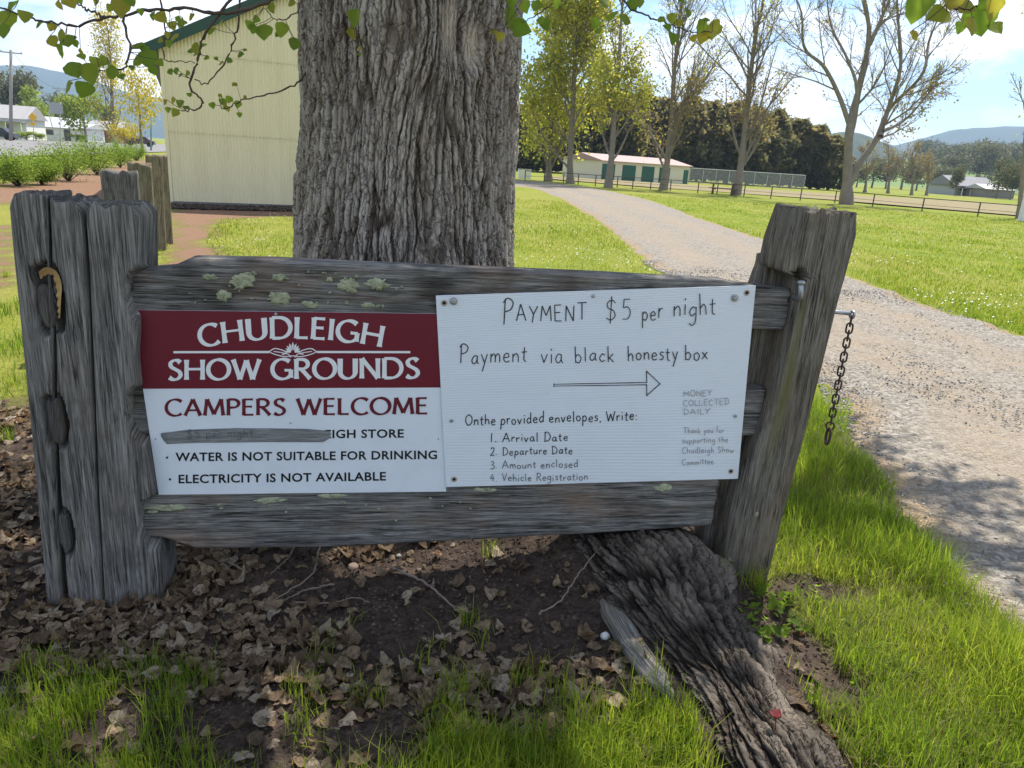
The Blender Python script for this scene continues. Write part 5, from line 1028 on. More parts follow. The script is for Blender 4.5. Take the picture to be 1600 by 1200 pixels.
post_ = (np.abs((x-FR[0])*FD[0]+(y-FR[1])*FD[1]+.02) < .12) & (np.abs((x-FR[0])*FN[0]+(y-FR[1])*FN[1]+.1) < .12)
k_ = (dE > 0) & (soil(x, y) < .45+.2*rg.random(n_)) & (root_d(x, y) > .19) & ~post_ & (rg.random(n_) < np.clip(.8+.5*vn(x*4, y*4, 0, 51), .2, 1)); x, y, dE = x[k_], y[k_], dE[k_]
h = (.05+.075*rg.random(len(x))**1.3)*(1+.9*np.exp(-(dE/.25)**2)*sstep(3.2, 1.4, y))*np.clip(1+.5*vn(x*3, y*3, 0, 52), .5, 1.5)*np.where(root_d(x, y) < .27, .6, 1)
blades('grass_verge', x, y, h, rg.uniform(.0022, .0042, len(x)), rg, GRASS, .55, 'long lush sunlit grass between the right post and the drive')
n_ = 20000; x2 = rg.uniform(.62, 2.0, n_); y2 = .9+rg.random(n_)*3.6; k_ = (x2 < np.interp(y2, RL[:, 1], RL[:, 0])+.03) & (soil(x2, y2) < .7) & (root_d(x2, y2) > .17); blades('straw_stalks', x2[k_], y2[k_], .03+.09*rg.random(k_.sum()), rg.uniform(.0015, .003, k_.sum()), rg, DRYG, .9, 'dry straw stalks mixed through the verge grass')
wd = [gnd(*p)[:2] for p in ((1195, 945), (1215, 965), (1240, 950), (1265, 935), (1230, 985), (1180, 985), (1290, 960), (1205, 1010), (1330, 990), (1410, 1060), (1170, 1020), (1350, 1100))]; WV, WF, WR, wb = [], [], [], 0
for i, p in enumerate(wd):
    for j in range(14):
        V_, F_ = leaf_shape(60+j, .3); a = rg.uniform(0, 6.28); A = np.array(Matrix.Translation((p[0]+rg.normal(0, .03), p[1]+rg.normal(0, .03), float(hgt(p[0], p[1]))+.02)) @ Matrix.Rotation(a, 4, 'Z') @ Matrix.Rotation(rg.uniform(.2, 1.), 4, 'X') @ Matrix.Scale(rg.uniform(.02, .045), 4)); V_ = (V_*np.array([.6, 1, 1]))@A[:3, :3].T+A[:3, 3]; WV.append(V_); WF.append(F_+wb); WR.append(np.full(len(V_), rg.random()*.5)); wb += len(V_)
ob('weeds', mesh('weeds', np.concatenate(WV), np.concatenate(WF), GRASS, True, {'rnd': np.concatenate(WR)}), kind='stuff', label='broad leafed green weeds in the grass by the right post', cat='weeds')
n_ = 80000; x = rg.uniform(-1.5, .95, n_); y = rg.uniform(1.0, 2.0, n_); cl_ = vn(x*3.3, y*3.3, 0, 55)+.6*vn(x*8, y*8, 0, 56)
pr_ = (1-soil(x, y))*np.clip(.58+.60*cl_+.30*sstep(0, .5, x)+.35*sstep(1.6, 1.25, y), .05, 1)+.5*soil(x, y)*sstep(.3, .5, x)*sstep(2.0, 1.8, y)*.25-.35*np.exp(-((y-1.68)/.10)**2)*(1-sstep(.2, .5, x))
k_ = (rg.random(n_) < pr_) & (root_d(x, y) > .185); x, y = x[k_], y[k_]
blades('grass_patch', x, y, (.035+.085*rg.random(len(x))**1.4)*np.clip(1+.4*vn(x*4, y*4, 0, 57), .5, 1.4), rg.uniform(.002, .0038, len(x)), rg, GRASS, .55, 'uneven green grass growing through leaf litter in the foreground')
tx0 = []; 
for px, py, m_ in ((733, 975, 40), (765, 890, 22), (522, 1010, 10), (500, 1040, 14), (545, 985, 8), (310, 1050, 10), (640, 1050, 10), (690, 1010, 8), (150, 1090, 30), (60, 1085, 26), (755, 1000, 20), (1180, 925, 60), (1130, 935, 40), (20, 600, 40), (12, 690, 50), (8, 430, 60)):
    p = gnd(px, py); tx0.append(np.column_stack([rg.normal(p[0], .022, m_), rg.normal(p[1], .022, m_)]))
tx0 = np.concatenate(tx0); blades('grass_tufts', tx0[:, 0], tx0[:, 1], rg.uniform(.04, .13, len(tx0)), rg.uniform(.0025, .004, len(tx0)), rg, GRASS, .6, 'thin grass tufts poking through the bare soil and leaves')
n_ = 26000; x = rg.uniform(-4.6, -1.55, n_); y = rg.uniform(2.6, 8.5, n_); k_ = (mulch(x, y) < .5) & (rg.random(n_) < np.clip(.5+.6*vn(x*2, y*2, 0, 58), .1, 1)) & (soil(x, y) < .6) & (seg_d(x, y, (-2.2, 3.9), (-5.4, 11.4))[0] > .2); x, y = x[k_], y[k_]
blades('grass_left', x, y, .04+.08*rg.random(len(x)), .003+.0007*y, rg, GRASS, .55, 'patchy grass left of the split post')
def lawn(name, n, X0, X1, Y0, Y1, pw, label):
    y = Y0+rg.random(n)**pw*(Y1-Y0); x = rg.uniform(X0(y), X1(y)); k = ~drive_mask(x, y) & (mulch(x, y) < .5) & (soil(x, y) < .5) & (np.hypot(x-TX, y-TY) > .9) & (rg.random(n) < np.clip(.7+.6*vn(x*1.3, y*.9, 0, 59), .15, 1)); x, y = x[k], y[k]; d_ = np.hypot(x, y)
    blades(name, x, y, (.03+.04*rg.random(len(x)))*np.clip(1+.5*vn(x*.9, y*.6, 0, 60), .6, 1.5), .0035+.0007*d_, rg, LAWNB, .6, label); return x, y
lawn('lawn_grass', 62000, lambda y: -.50*y-.3, lambda y: np.minimum(np.interp(y, RL[:, 1], RL[:, 0])+.06, .25*y), 4.8, 30, 1.7, 'mown bright grass between the shed and the gravel drive')
lawn('park_grass', 80000, lambda y: np.interp(y, RR[:, 1], RR[:, 0])-.12, lambda y: .95*y+1, 6.5, 44, 1.9, 'wide sunlit park lawn right of the gravel drive')
DAISY = simple('white daisy petals', (.75, .75, .72), .8, 0, .05)
def daisies(n, X0, X1, Y0, Y1, label):
    y = Y0+rg.random(n)**1.6*(Y1-Y0); x = rg.uniform(X0(y), X1(y)); k = ~drive_mask(x, y) & (mulch(x, y) < .5) & (vn(x*1.1, y*.7, 0, 65) > .05) & (np.hypot(x-TX, y-TY) > 1.2); x, y = x[k], y[k]; m = len(x)
    a = np.arange(6)/6*2*math.pi; s = rg.uniform(.006, .010, m)*(1+.02*y); z = hgt(x, y)+.055+.03*rg.random(m); V = np.stack([x[:, None]+s[:, None]*np.cos(a), y[:, None]+s[:, None]*np.sin(a), z[:, None]+s[:, None]*.5*np.sin(a+1)], -1)
    V2 = np.concatenate([V, np.stack([x, y, z+.004], -1)[:, None]], 1); T = np.array([(j, (j+1) % 6, 6) for j in range(6)])
    ob('daisies', mesh('daisies', V2, (T[None]+(np.arange(m)*7)[:, None, None]).reshape(-1, 3), DAISY), kind='stuff', label=label, cat='flowers')
daisies(1500, lambda y: -.42*y, lambda y: .2*y, 7, 24, 'small white daisies dotted through the grass by the tree')
daisies(1100, lambda y: np.interp(y, RR[:, 1], RR[:, 0]), lambda y: .9*y, 7.5, 34, 'small white daisies dotted over the right lawn')

# ------------------------------------------------------------------ row of old slab posts running back to the shed
def back_post(px, py, wpx, hpx, zt, yaw, mat, seed, label, lean=0.):
    p = gnd(px, py, zt); D = (p-C0)@FW; w_ = wpx*D/F; d_ = w_*.75; base = np.array([p[0], p[1], 0]); n = 60; m = 64
    o = thing('fence_post', (p[0], p[1], 0), label, 'post', 'old posts leading back to the shed')
    a = np.arange(m)/m*2*math.pi; ca, sa = np.cos(a), np.sin(a); q = (np.abs(ca)**6+np.abs(sa)**6)**(-1/6.); bx, by = ca*q*w_/2, sa*q*d_/2
    z = np.linspace(-.1, zt, n); Z2, A2 = np.meshgrid(z, np.arange(m), indexing='ij'); u = A2/m*(w_+d_)*2
    r_ = 1+.05*vn(u*14, Z2*1.5, 0, seed)+.05*np.minimum(0, vn(u*50, Z2*2, 0, seed+1)+.3); X_ = bx[A2]*r_+lean*Z2; Y_ = by[A2]*r_; Zr = Z2+sstep(zt-.12, zt, Z2)*.016*vn(u*25, 1.1, 0, seed+2)
    V = np.stack([X_, Y_, Zr], -1)@rotz(yaw).T; top = V[-1].mean(0); V = np.concatenate([V.reshape(-1, 3), [top]]); T = np.array([((n-1)*m+j, (n-1)*m+(j+1) % m, n*m) for j in range(m)])
    gc = np.concatenate([np.stack([u, Z2, 0*u+seed], -1).reshape(-1, 3), [[0, 0, 0]]]); zr = np.zeros(len(V))
    ob('shaft', mesh('shaft', V, [grid_faces(n, m, True), T], mat, True, {'gc': gc, 'stain': zr, 'fresh': zr, 'black': zr}), o); return o
back_post(186, 268, 52, 0, 1.26, .45, W_GREY, 61, 'nearest grey slab post behind the split post')
back_post(213, 256, 34, 0, 1.27, .5, W_TAN, 62, 'mossy tan post second behind the split post', .02)
back_post(236, 243, 24, 0, 1.26, .45, W_TAN, 63, 'slim tan post third in the row towards the shed', .03)
dp = gnd(258, 378); back_post(248, 243, 22, 0, 1.25, .5, W_TAN, 64, 'farthest tan post in the row nearest the shed', .01)

# ------------------------------------------------------------------ corrugated shed
CREAM = simple('cream painted steel', (.74, .66, .45), .5, 0, .05, 1.5, 0, 40, .4); DKGREEN = simple('dark green trim', (.03, .07, .055), .5, 0, .1); CREAM = Mat('cream painted steel'); _v = CREAM.pos(); CREAM.bsdf(CREAM.mix(CREAM.ramp(CREAM.noise(CREAM.map(_v, (3.5, 3.5, .25)), 1, 5, .65), (.45, 0), (.75, .35)), CREAM.mix(CREAM.noise(_v, .8, 4), (.72, .64, .44), (.76, .68, .47)), (.55, .46, .30)), .5, 0, None, .4); CREAM = CREAM.m; SHROOF = simple('dark roof steel', (.10, .13, .12), .5, .2, .1)
SA = gnd(266, 319); SDIR = np.array([.912, .410, 0]); SNRM = np.array([.410, -.912, 0]); SW = 8.4
shed = thing('shed', SA, 'large cream corrugated steel shed with dark green gable trim', 'shed')
eave = 3.55; slope = .52
def shed_pt(s, z, o=0.): return SA+SDIR*np.asarray(s)[..., None]+SNRM*np.asarray(o)[..., None]+np.array([0, 0, 1.])*np.asarray(z)[..., None]
hz = lambda s: eave+slope*np.minimum(s, SW-s)
ns_ = int(SW/.076*8); sv = np.linspace(0, SW, ns_); corr_ = .0105*np.sin(sv/.076*2*math.pi)
for i, (z0, z1, off) in enumerate(((.06, 1.70, .0), (1.66, 3.42, .016), (3.38, 99, .032))):
    top = np.minimum(hz(sv), z1); ok = top > z0+.02; s2, c2, t2 = sv[ok], corr_[ok], top[ok]; n = len(s2)
    V = np.concatenate([shed_pt(s2, np.full(n, z0), c2+off), shed_pt(s2, t2, c2+off)]); part('wall_sheet', V, grid_faces(2, n), CREAM, shed, True)
bk_ = MB(); DPT = 14.
def sbox(s0, s1, z0, z1, o0, o1):
    V = np.array([shed_pt(np.array(s), np.array(z), np.array(o)) for s, z, o in ((s0, z0, o0), (s1, z0, o0), (s1, z0, o1), (s0, z0, o1), (s0, z1, o0), (s1, z1, o0), (s1, z1, o1), (s0, z1, o1))]); return V, [(0, 3, 2, 1), (4, 5, 6, 7), (0, 1, 5, 4), (1, 2, 6, 5), (2, 3, 7, 6), (3, 0, 4, 7)]
MB().add(*sbox(0, .03, 0, eave, -.05, -DPT)).build('side_wall', CREAM, shed); MB().add(*sbox(SW-.03, SW, 0, eave, -.05, -DPT)).build('side_wall', CREAM, shed); MB().add(*sbox(0, SW, 0, eave, -DPT, -DPT-.03)).build('rear_wall', CREAM, shed)
MB().add(*sbox(-.02, SW+.02, -.05, .075, .02, -.04)).build('footing', simple('concrete footing', (.16, .15, .14), .9, 0, .3), shed)
for s0, s1 in ((0, SW/2), (SW, SW/2)):
    sg = 1 if s1 > s0 else -1; o_ = -.28*sg
    V = []
    for o0 in (.16, -DPT-.1):
        for s, dz in ((s0+o_, 0), (s1, 0), (s1, .07), (s0+o_, .07)): V.append(shed_pt(np.array(s), np.array(eave+slope*abs(s-s0)*(1 if (s-s0)*sg > 0 else -1)+dz), np.array(o0)))
    MB().add(V, [(0, 1, 2, 3), (4, 7, 6, 5), (0, 4, 5, 1), (1, 5, 6, 2), (2, 6, 7, 3), (3, 7, 4, 0)]).build('roof', SHROOF, shed)
    V = []
    for o0 in (.22, .165):
        for s, dz in ((s0+o_*1.1, -.16), (s1, -.16), (s1, .085), (s0+o_*1.1, .085)): V.append(shed_pt(np.array(s), np.array(eave+slope*abs(s-s0)*(1 if (s-s0)*sg > 0 else -1)+dz), np.array(o0)))
    MB().add(V, [(0, 1, 2, 3), (4, 7, 6, 5), (0, 4, 5, 1), (1, 5, 6, 2), (2, 6, 7, 3), (3, 7, 4, 0)]).build('barge_board', DKGREEN, shed)
MB().add(*sbox(-.012, .07, .06, eave-.02, .025, -.04)).build('corner_flashing', CREAM, shed)
# dark bark strip at the foot of the shed
n_ = 5000; s_ = rg.uniform(-.2, SW, n_); q_ = shed_pt(s_, np.zeros(n_), rg.uniform(.02, 1.0, n_)); pebbles('bark_chips', q_[:, 0], q_[:, 1], hgt(q_[:, 0], q_[:, 1])+.03, rg.uniform(.02, .06, n_), CLOD, rg, .5, 'dark bark strip along the foot of the shed', 'bark chips')

# ------------------------------------------------------------------ background trees
def px_stem(pts, Y, jit=.0, seed=0):
    r_ = np.random.default_rng(seed); P = np.array([atY(x, y, Y) for x, y in pts]); P[1:-1, 1] += r_.normal(size=len(P)-2)*jit if len(P) > 2 else 0
    return P
def poplar_far(name, base, stems, r0, seed, leafmat, nleaf, lsize, label, cat='tree', group=None, twigs=(26, 9, 5), ang=(.35, .75), lowleaf=None, up=.18, zmin=0.12, lf=(.22, .4), leafz=(0, 99), spread=.25):
    r_ = np.random.default_rng(seed); o = thing(name, base, label, cat, group)
    SP = np.stack([smooth_path(s, 14) for s in stems]); SR = np.stack([np.linspace(r, max(.03, r*.12), 14) for r in r0])
    # trunk with a flared, knobbly base
    P = smooth_path(stems[0], 40); rr = np.linspace(r0[0], max(.03, r0[0]*.12), 40); rr[:6] *= np.linspace(1.28, 1., 6)**1.5; rr *= 1+.06*np.sin(np.arange(40)*1.3+seed)
    V, Fq = tube(P, rr, 12); part('trunk', V, Fq, TBARK, o, True)
    for i in range(1, len(stems)):
        V, Fq = tube(smooth_path(stems[i], 24), np.linspace(r0[i], max(.03, r0[i]*.12), 24), 9); part('limb', V, Fq, TBARK, o, True)
    g1, q1 = shoots(SP, SR, r_, twigs[0], zmin, 1., ang, lf, .42, 8, up, .02, .10); g2, q2 = shoots(g1, q1, r_, twigs[1], .15, 1., (.35, .9), (.25, .55), .5, 5, up*.5, .011, .12); g3, q3 = shoots(g2, q2, r_, twigs[2], .15, 1., (.35, 1.), (.35, .75), .6, 4, up*.4, .008, .12)
    V, Fq = tubes([(g1, q1, 6), (g2, q2, 4), (g3, q3, 3)]); part('branches', V, Fq, TBARK, o, True, kind='stuff')
    if nleaf:
        al = np.concatenate([g2[:, 2:].reshape(-1, 3), g3[:, 1:].reshape(-1, 3)]); al = al[(al[:, 2] > leafz[0]) & (al[:, 2] < leafz[1])]
        L_ = al[r_.integers(0, len(al), nleaf)]+r_.normal(size=(nleaf, 3))*spread; V, Fq, rn = leaf_mesh(L_, r_, lsize, .8); part('crown', V, Fq, leafmat, o, False, {'rnd': rn})
        if lowleaf:
            m_, nl, z0, z1, sz = lowleaf; al2 = al[(al[:, 2] > z0) & (al[:, 2] < z1)]
            if len(al2): L_ = al2[r_.integers(0, len(al2), nl)]+r_.normal(size=(nl, 3))*.3; V, Fq, rn = leaf_mesh(L_, r_, sz, .8); part('low_leaves', V, Fq, m_, o, False, {'rnd': rn})
    return o
GT = 'poplars lining the park lawn'
def ptree(bx, by, rest, **k):
    b = gnd(bx, by); return b, px_stem([(bx, by+2)]+rest, b[1], .0)
b, s = ptree(857, 283, [(858, 246), (863, 150), (867, 60), (868, -60), (870, -190)]); poplar_far('poplar', b, [s], [0.27], 201, YGLEAF, 15000, .23, 'leafy yellow green poplar closest to the big trunk', group=GT, twigs=(34, 8, 3), spread=.45, zmin=.1, lf=(.2, .36), ang=(.4, .9))
b, s = ptree(891, 287, [(891, 246), (896, 150), (899, 60), (902, -60), (906, -190)]); poplar_far('poplar', b, [s], [0.27], 202, YGLEAF, 16000, .23, 'second leafy yellow green poplar, left of the cream garages', group=GT, twigs=(34, 8, 3), spread=.45, zmin=.1, lf=(.2, .36), ang=(.4, .9))
b, s = ptree(950, 293, [(956, 240), (960, 180), (966, 120), (970, 45), (974, -20), (980, -150)]); poplar_far('poplar', b, [s], [0.25], 203, YGLEAF, 5200, .17, 'half leafed poplar in front of the first green garage door', group=GT, lowleaf=(YGLEAF, 2600, 2, 9, .19), lf=(.24, .42), twigs=(30, 9, 6), ang=(.4, .85))
b, s = ptree(1036, 297, [(1043, 249), (1050, 180), (1053, 120), (1060, 54), (1066, 0), (1080, -140)]); poplar_far('poplar', b, [s], [0.27], 204, YGLEAF, 2200, .13, 'nearly bare poplar in front of the right garage doors', group=GT, lowleaf=(RUSTLEAF, 1000, 2, 8, .17), zmin=.1, lf=(.28, .46), twigs=(32, 10, 6), ang=(.42, .85), up=.14)
b, s = ptree(1150, 305, [(1160, 240), (1169, 150), (1181, 54), (1193, 0), (1215, -140)]); poplar_far('poplar', b, [s], [0.28], 205, YGLEAF, 1800, .13, 'nearly bare poplar standing beside the picnic table', group=GT, lowleaf=(RUSTLEAF, 900, 2, 8, .17), zmin=.1, lf=(.28, .48), twigs=(32, 10, 6), ang=(.42, .85), up=.14)
b = gnd(1323, 319); Y6 = b[1]
st6 = [px_stem(p, Y6, .5, i) for i, p in enumerate([[(1322, 321), (1325, 270), (1327, 200), (1345, 140), (1358, 60), (1348, 0), (1335, -80)], [(1326, 290), (1345, 255), (1375, 215), (1393, 160), (1400, 100), (1407, 0), (1410, -70)], [(1327, 195), (1312, 150), (1285, 105), (1255, 75), (1240, 20), (1220, -40)], [(1376, 213), (1400, 170), (1425, 120), (1455, 60), (1480, 0)], [(1333, 190), (1336, 140), (1322, 90), (1305, 30), (1290, -50)], [(1359, 70), (1375, 25), (1395, -30), (1410, -90)], [(1380, 205), (1415, 190), (1445, 165), (1470, 120)]])]
poplar_far('poplar', b, st6, [.36, .25, .17, .16, .14, .13, .12], 206, YGLEAF, 1500, .12, 'wide forked nearly bare tree at the rail fence, right of the others', group=GT, lowleaf=(RUSTLEAF, 700, 1.5, 8, .15), twigs=(13, 11, 6), zmin=.15, lf=(.3, .55), ang=(.4, .9), up=.12)
b = gnd(1592, 342); poplar_far('poplar', b, [px_stem([(1592, 344), (1597, 280), (1603, 200), (1606, 120), (1610, 50)], b[1])], [.14], 207, YGLEAF, 150, .16, 'slim bare sapling cut by the right edge of the picture', group=GT, twigs=(14, 6, 4), lf=(.2, .4))
# dark cypress windbreak
def cypress_mesh(seed):
    r_ = np.random.default_rng(seed); n = 9000; th = r_.uniform(0, 2*math.pi, n); z = r_.random(n)**.85; lob = .78+.2*np.sin(th*3+seed)+.30*vn(np.cos(th)*2.5+seed, np.sin(th)*2.5, z*7, seed)
    prof = np.interp(z, [0, .1, .3, .6, .85, 1], [.30, .50, .55, .46, .27, .05]); rad = prof*lob*np.sqrt(r_.uniform(.35, 1, n)); P = np.stack([rad*np.cos(th), rad*np.sin(th), .03+z*.97], 1)
    a = unit(np.stack([np.cos(th), np.sin(th), r_.uniform(-.4, .9, n)], 1)+r_.normal(size=(n, 3))*.35); b_ = unit(np.cross(a, r_.normal(size=(n, 3)))); s = (r_.uniform(.02, .05, n)*(1+1.2*(r_.random(n) < .12)))[:, None]
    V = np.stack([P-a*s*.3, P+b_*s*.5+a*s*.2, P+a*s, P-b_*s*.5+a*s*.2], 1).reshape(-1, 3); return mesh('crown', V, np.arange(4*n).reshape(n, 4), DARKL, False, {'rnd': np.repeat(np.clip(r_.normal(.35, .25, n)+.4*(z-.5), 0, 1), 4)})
CYP = [cypress_mesh(s) for s in (1, 2, 3, 4)]; V_, F_ = tube([(0, 0, -.02), (0, 0, .3), (0, 0, .9)], [.035, .028, .006], 8); CTR = mesh('trunk', V_, F_, TBARK, True)
r_c = random.Random(4)
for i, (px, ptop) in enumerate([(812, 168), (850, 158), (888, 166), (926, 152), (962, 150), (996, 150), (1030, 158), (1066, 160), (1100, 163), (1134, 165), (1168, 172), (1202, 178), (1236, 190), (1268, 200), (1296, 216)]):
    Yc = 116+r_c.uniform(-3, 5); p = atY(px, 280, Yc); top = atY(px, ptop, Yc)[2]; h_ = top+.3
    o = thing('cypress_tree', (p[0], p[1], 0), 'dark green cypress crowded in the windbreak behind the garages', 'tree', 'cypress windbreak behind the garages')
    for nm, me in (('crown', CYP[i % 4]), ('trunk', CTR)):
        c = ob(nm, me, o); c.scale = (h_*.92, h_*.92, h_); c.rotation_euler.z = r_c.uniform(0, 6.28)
# generic leafy / gum trees, several meshes reused
def puff_mesh(seed, mat, n=2600, lob=7, s0=.05, flat=1.):
    r_ = np.random.default_rng(seed); C = r_.uniform(-1, 1, (lob, 3))*np.array([.30, .30, .24])+np.array([0, 0, .64]); C[:, 2] *= flat; R_ = r_.uniform(.15, .30, lob); i = r_.integers(0, lob, n); d = unit(r_.normal(size=(n, 3)))
    P = C[i]+d*(R_[i]*r_.uniform(.5, 1.05, n)*(1+.2*vn(d[:, 0]*4, d[:, 1]*4, d[:, 2]*4, seed)))[:, None]; V, Fq, rn = leaf_mesh(P, r_, s0, .85); return mesh('crown', V, Fq, mat, False, {'rnd': rn})
V_, F_ = tube([(0, 0, -.02), (.01, 0, .25), (-.01, .01, .5), (.0, 0, .8)], [.035, .026, .018, .006], 8); GTR = mesh('trunk', V_, F_, TBARK, True)
GUM = [puff_mesh(s, GUML) for s in (11, 12, 13)]; MID = [puff_mesh(s, MIDL) for s in (21, 22)]; YEL = [puff_mesh(s, YELLEAF, 2200, 8, .035) for s in (31, 32)]
def tree_at(px, pbase, ptop, Y, me, wide, label, group=None, name='tree', zb=None):
    p = atY(px, pbase, Y); top = atY(px, ptop, Y)[2]; zb = 0. if zb is None else zb; h_ = top-zb
    o = thing(name, (p[0], p[1], zb), label, 'tree', group)
    for nm, m in (('crown', me), ('trunk', GTR)):
        c = ob(nm, m, o); c.scale = (h_*wide, h_*wide, h_); c.rotation_euler.z = r_c.uniform(0, 6.28)
    return o
# left side of the street
b = gnd(181, 232); poplar_far('yellow_tree', b, [px_stem([(182, 235), (177, 200), (175, 150), (172, 90), (168, 40)], b[1])], [.30], 210, YELLEAF, 3600, .20, 'tall sparse yellow leafed tree left of the shed', twigs=(22, 7, 3), lf=(.25, .45), ang=(.35, .8), spread=.5)
tree_at(222, 232, 112, 78, YEL[0], .62, 'bushy golden tree touching the left edge of the shed'); tree_at(196, 233, 190, 84, YEL[1], 1.2, 'low golden bush at the foot of the tall yellow tree')
tree_at(135, 222, 150, 120, MID[0], 1.0, 'olive green tree behind the road sign board')
tree_at(60, 212, 138, 175, MID[1], 1.05, 'rounded bright green tree behind the white houses'); tree_at(28, 212, 118, 215, GUM[0], .95, 'tall grey brown gum behind the far left house'); tree_at(-12, 212, 125, 210, GUM[1], 1., 'grey brown gum cut by the left edge')
tree_at(100, 212, 152, 190, GUM[2], 1.0, 'dark gum between the green tree and the board'); tree_at(160, 214, 165, 170, MID[0], 1.1, 'green tree behind the tall yellow tree trunk')
for px, pt_, wd_, Yh, lb in ((27, 207, 2.6, 104, 'left clipped green bush before the white house'), (42, 206, 2.8, 106, 'dark round bush before the white house'), (56, 208, 2.2, 108, 'small green bush left of the low white house'), (118, 210, 2.4, 118, 'low green bush before the small white building')): tree_at(px, 218, pt_, Yh, MID[0], wd_, lb, 'bushes along the far side of the street', 'bush')
# right distance
for i, (px, pb, pt, Y_) in enumerate([(1352, 296, 236, 118), (1388, 298, 226, 124), (1425, 300, 232, 120), (1448, 302, 246, 128), (1312, 294, 246, 130)]):
    bb = atY(px, pb, Y_); bb[2] = 0; tp_ = atY(px, pt, Y_); m_ = (bb+tp_)/2+np.array([.3, 0, 0]); poplar_far('bare_tree', bb, [np.array([bb, m_, tp_])], [.22], 220+i, RUSTLEAF, 500, .22, ['thin grey brown tree left of the forked tree', 'reddish bare tree right behind the forked trunk', 'grey twiggy tree between forked tree and farmhouse', 'low twiggy tree just left of the farmhouse', 'small grey tree at the right end of the cypress windbreak'][i], twigs=(20, 8, 4), lf=(.4, .7), ang=(.45, 1.0), zmin=.15, spread=.3)
for i, (px, pb, pt, Y_) in enumerate([(1492, 306, 262, 150), (1556, 309, 250, 150), (1578, 311, 258, 142), (1530, 306, 276, 190), (1600, 310, 240, 160)]):
    tree_at(px, pb, pt, Y_, GUM[i % 3], [.8, .9, .8, 1., .9][i], ['grey green gum in front of the farmhouse', 'bushy grey gum right of the farmhouse', 'small gum right of the farmhouse by the border', 'round gum behind the farmhouse roof', 'tall gum at the right border of the picture'][i])
for i, (px, pb, pt, Y_) in enumerate([(1338, 292, 258, 210), (1362, 292, 250, 230), (1384, 293, 256, 220), (1408, 294, 248, 240), (1432, 295, 258, 225), (1456, 297, 262, 235), (1478, 298, 270, 240)]):
    tree_at(px, pb, pt, Y_, GUM[i % 3], 1.25, 'hazy grey green tree in the belt beyond the paddock', 'tree belt beyond the paddock')
r_h = np.random.default_rng(8)
for i in range(34):
    px = r_h.uniform(1425, 1625); py = r_h.uniform(250, 288); Y_ = 560-(py-250)*6.5; p = atY(px, py, Y_); o = thing('hill_tree', (p[0], p[1], p[2]-1), 'distant grey green tree scattered on the green hillside', 'tree', 'trees dotted over the far hill'); h_ = r_h.uniform(9, 17)
    for nm, m in (('crown', GUM[i % 3]), ('trunk', GTR)):
        c = ob(nm, m, o); c.scale = (h_*1.1, h_*1.1, h_); c.rotation_euler.z = r_h.uniform(0, 6)

# ------------------------------------------------------------------ shrubs by the street
def shrub(px, pb, hpx, wpx, seed, label):
    r_ = np.random.default_rng(seed); b = gnd(px, pb); D = (b-C0)@FW; h_ = 1.18*hpx*D/F; w_ = 1.1*wpx*D/F/2; o = thing('shrub', b, label, 'shrub', 'lime green shrubs in the mulch bed')
    ns = 34; a = r_.uniform(0, 2*math.pi, ns); q = np.sqrt(r_.random(ns)); tipx = np.stack([np.cos(a)*q*w_, np.sin(a)*q*w_, h_*(1-.45*q*q)*r_.uniform(.7, 1.08, ns)], 1); P = np.stack([tipx*np.array([f*.75+.25*f*f, f*.75+.25*f*f, f]) for f in (0, .35, .7, 1)], 1)+b
    V, Fq = tubes([(P, np.linspace(.012, .003, 4)[None].repeat(ns, 0), 4)]); part('stems', V, Fq, TWIG, o, True)
    nl = 4200; i = r_.integers(0, ns, nl); f = np.clip(r_.uniform(.42, 1.05, nl), 0, 1)[:, None]; L_ = b+tipx[i]*np.concatenate([f, f, f], 1)+r_.normal(size=(nl, 3))*h_*.09; V, Fq, rn = leaf_mesh(L_, r_, .055, .6); part('foliage', V, Fq, SHRUBL, o, False, {'rnd': rn})
for i, q in enumerate([(-20, 292, 46, 90, 'lime shrub cut by the left edge'), (28, 292, 46, 80, 'leftmost whole lime shrub in the mulch bed'), (66, 290, 40, 50, 'small lime shrub between the left and middle ones'), (108, 284, 55, 90, 'biggest lime shrub in the middle of the bed'), (152, 274, 48, 70, 'lime shrub left of the slab posts'), (188, 262, 36, 50, 'lime shrub showing just above the slab posts'), (214, 252, 24, 40, 'farthest small lime shrub beside the shed')]): shrub(*q[:4], 500+i, q[4])

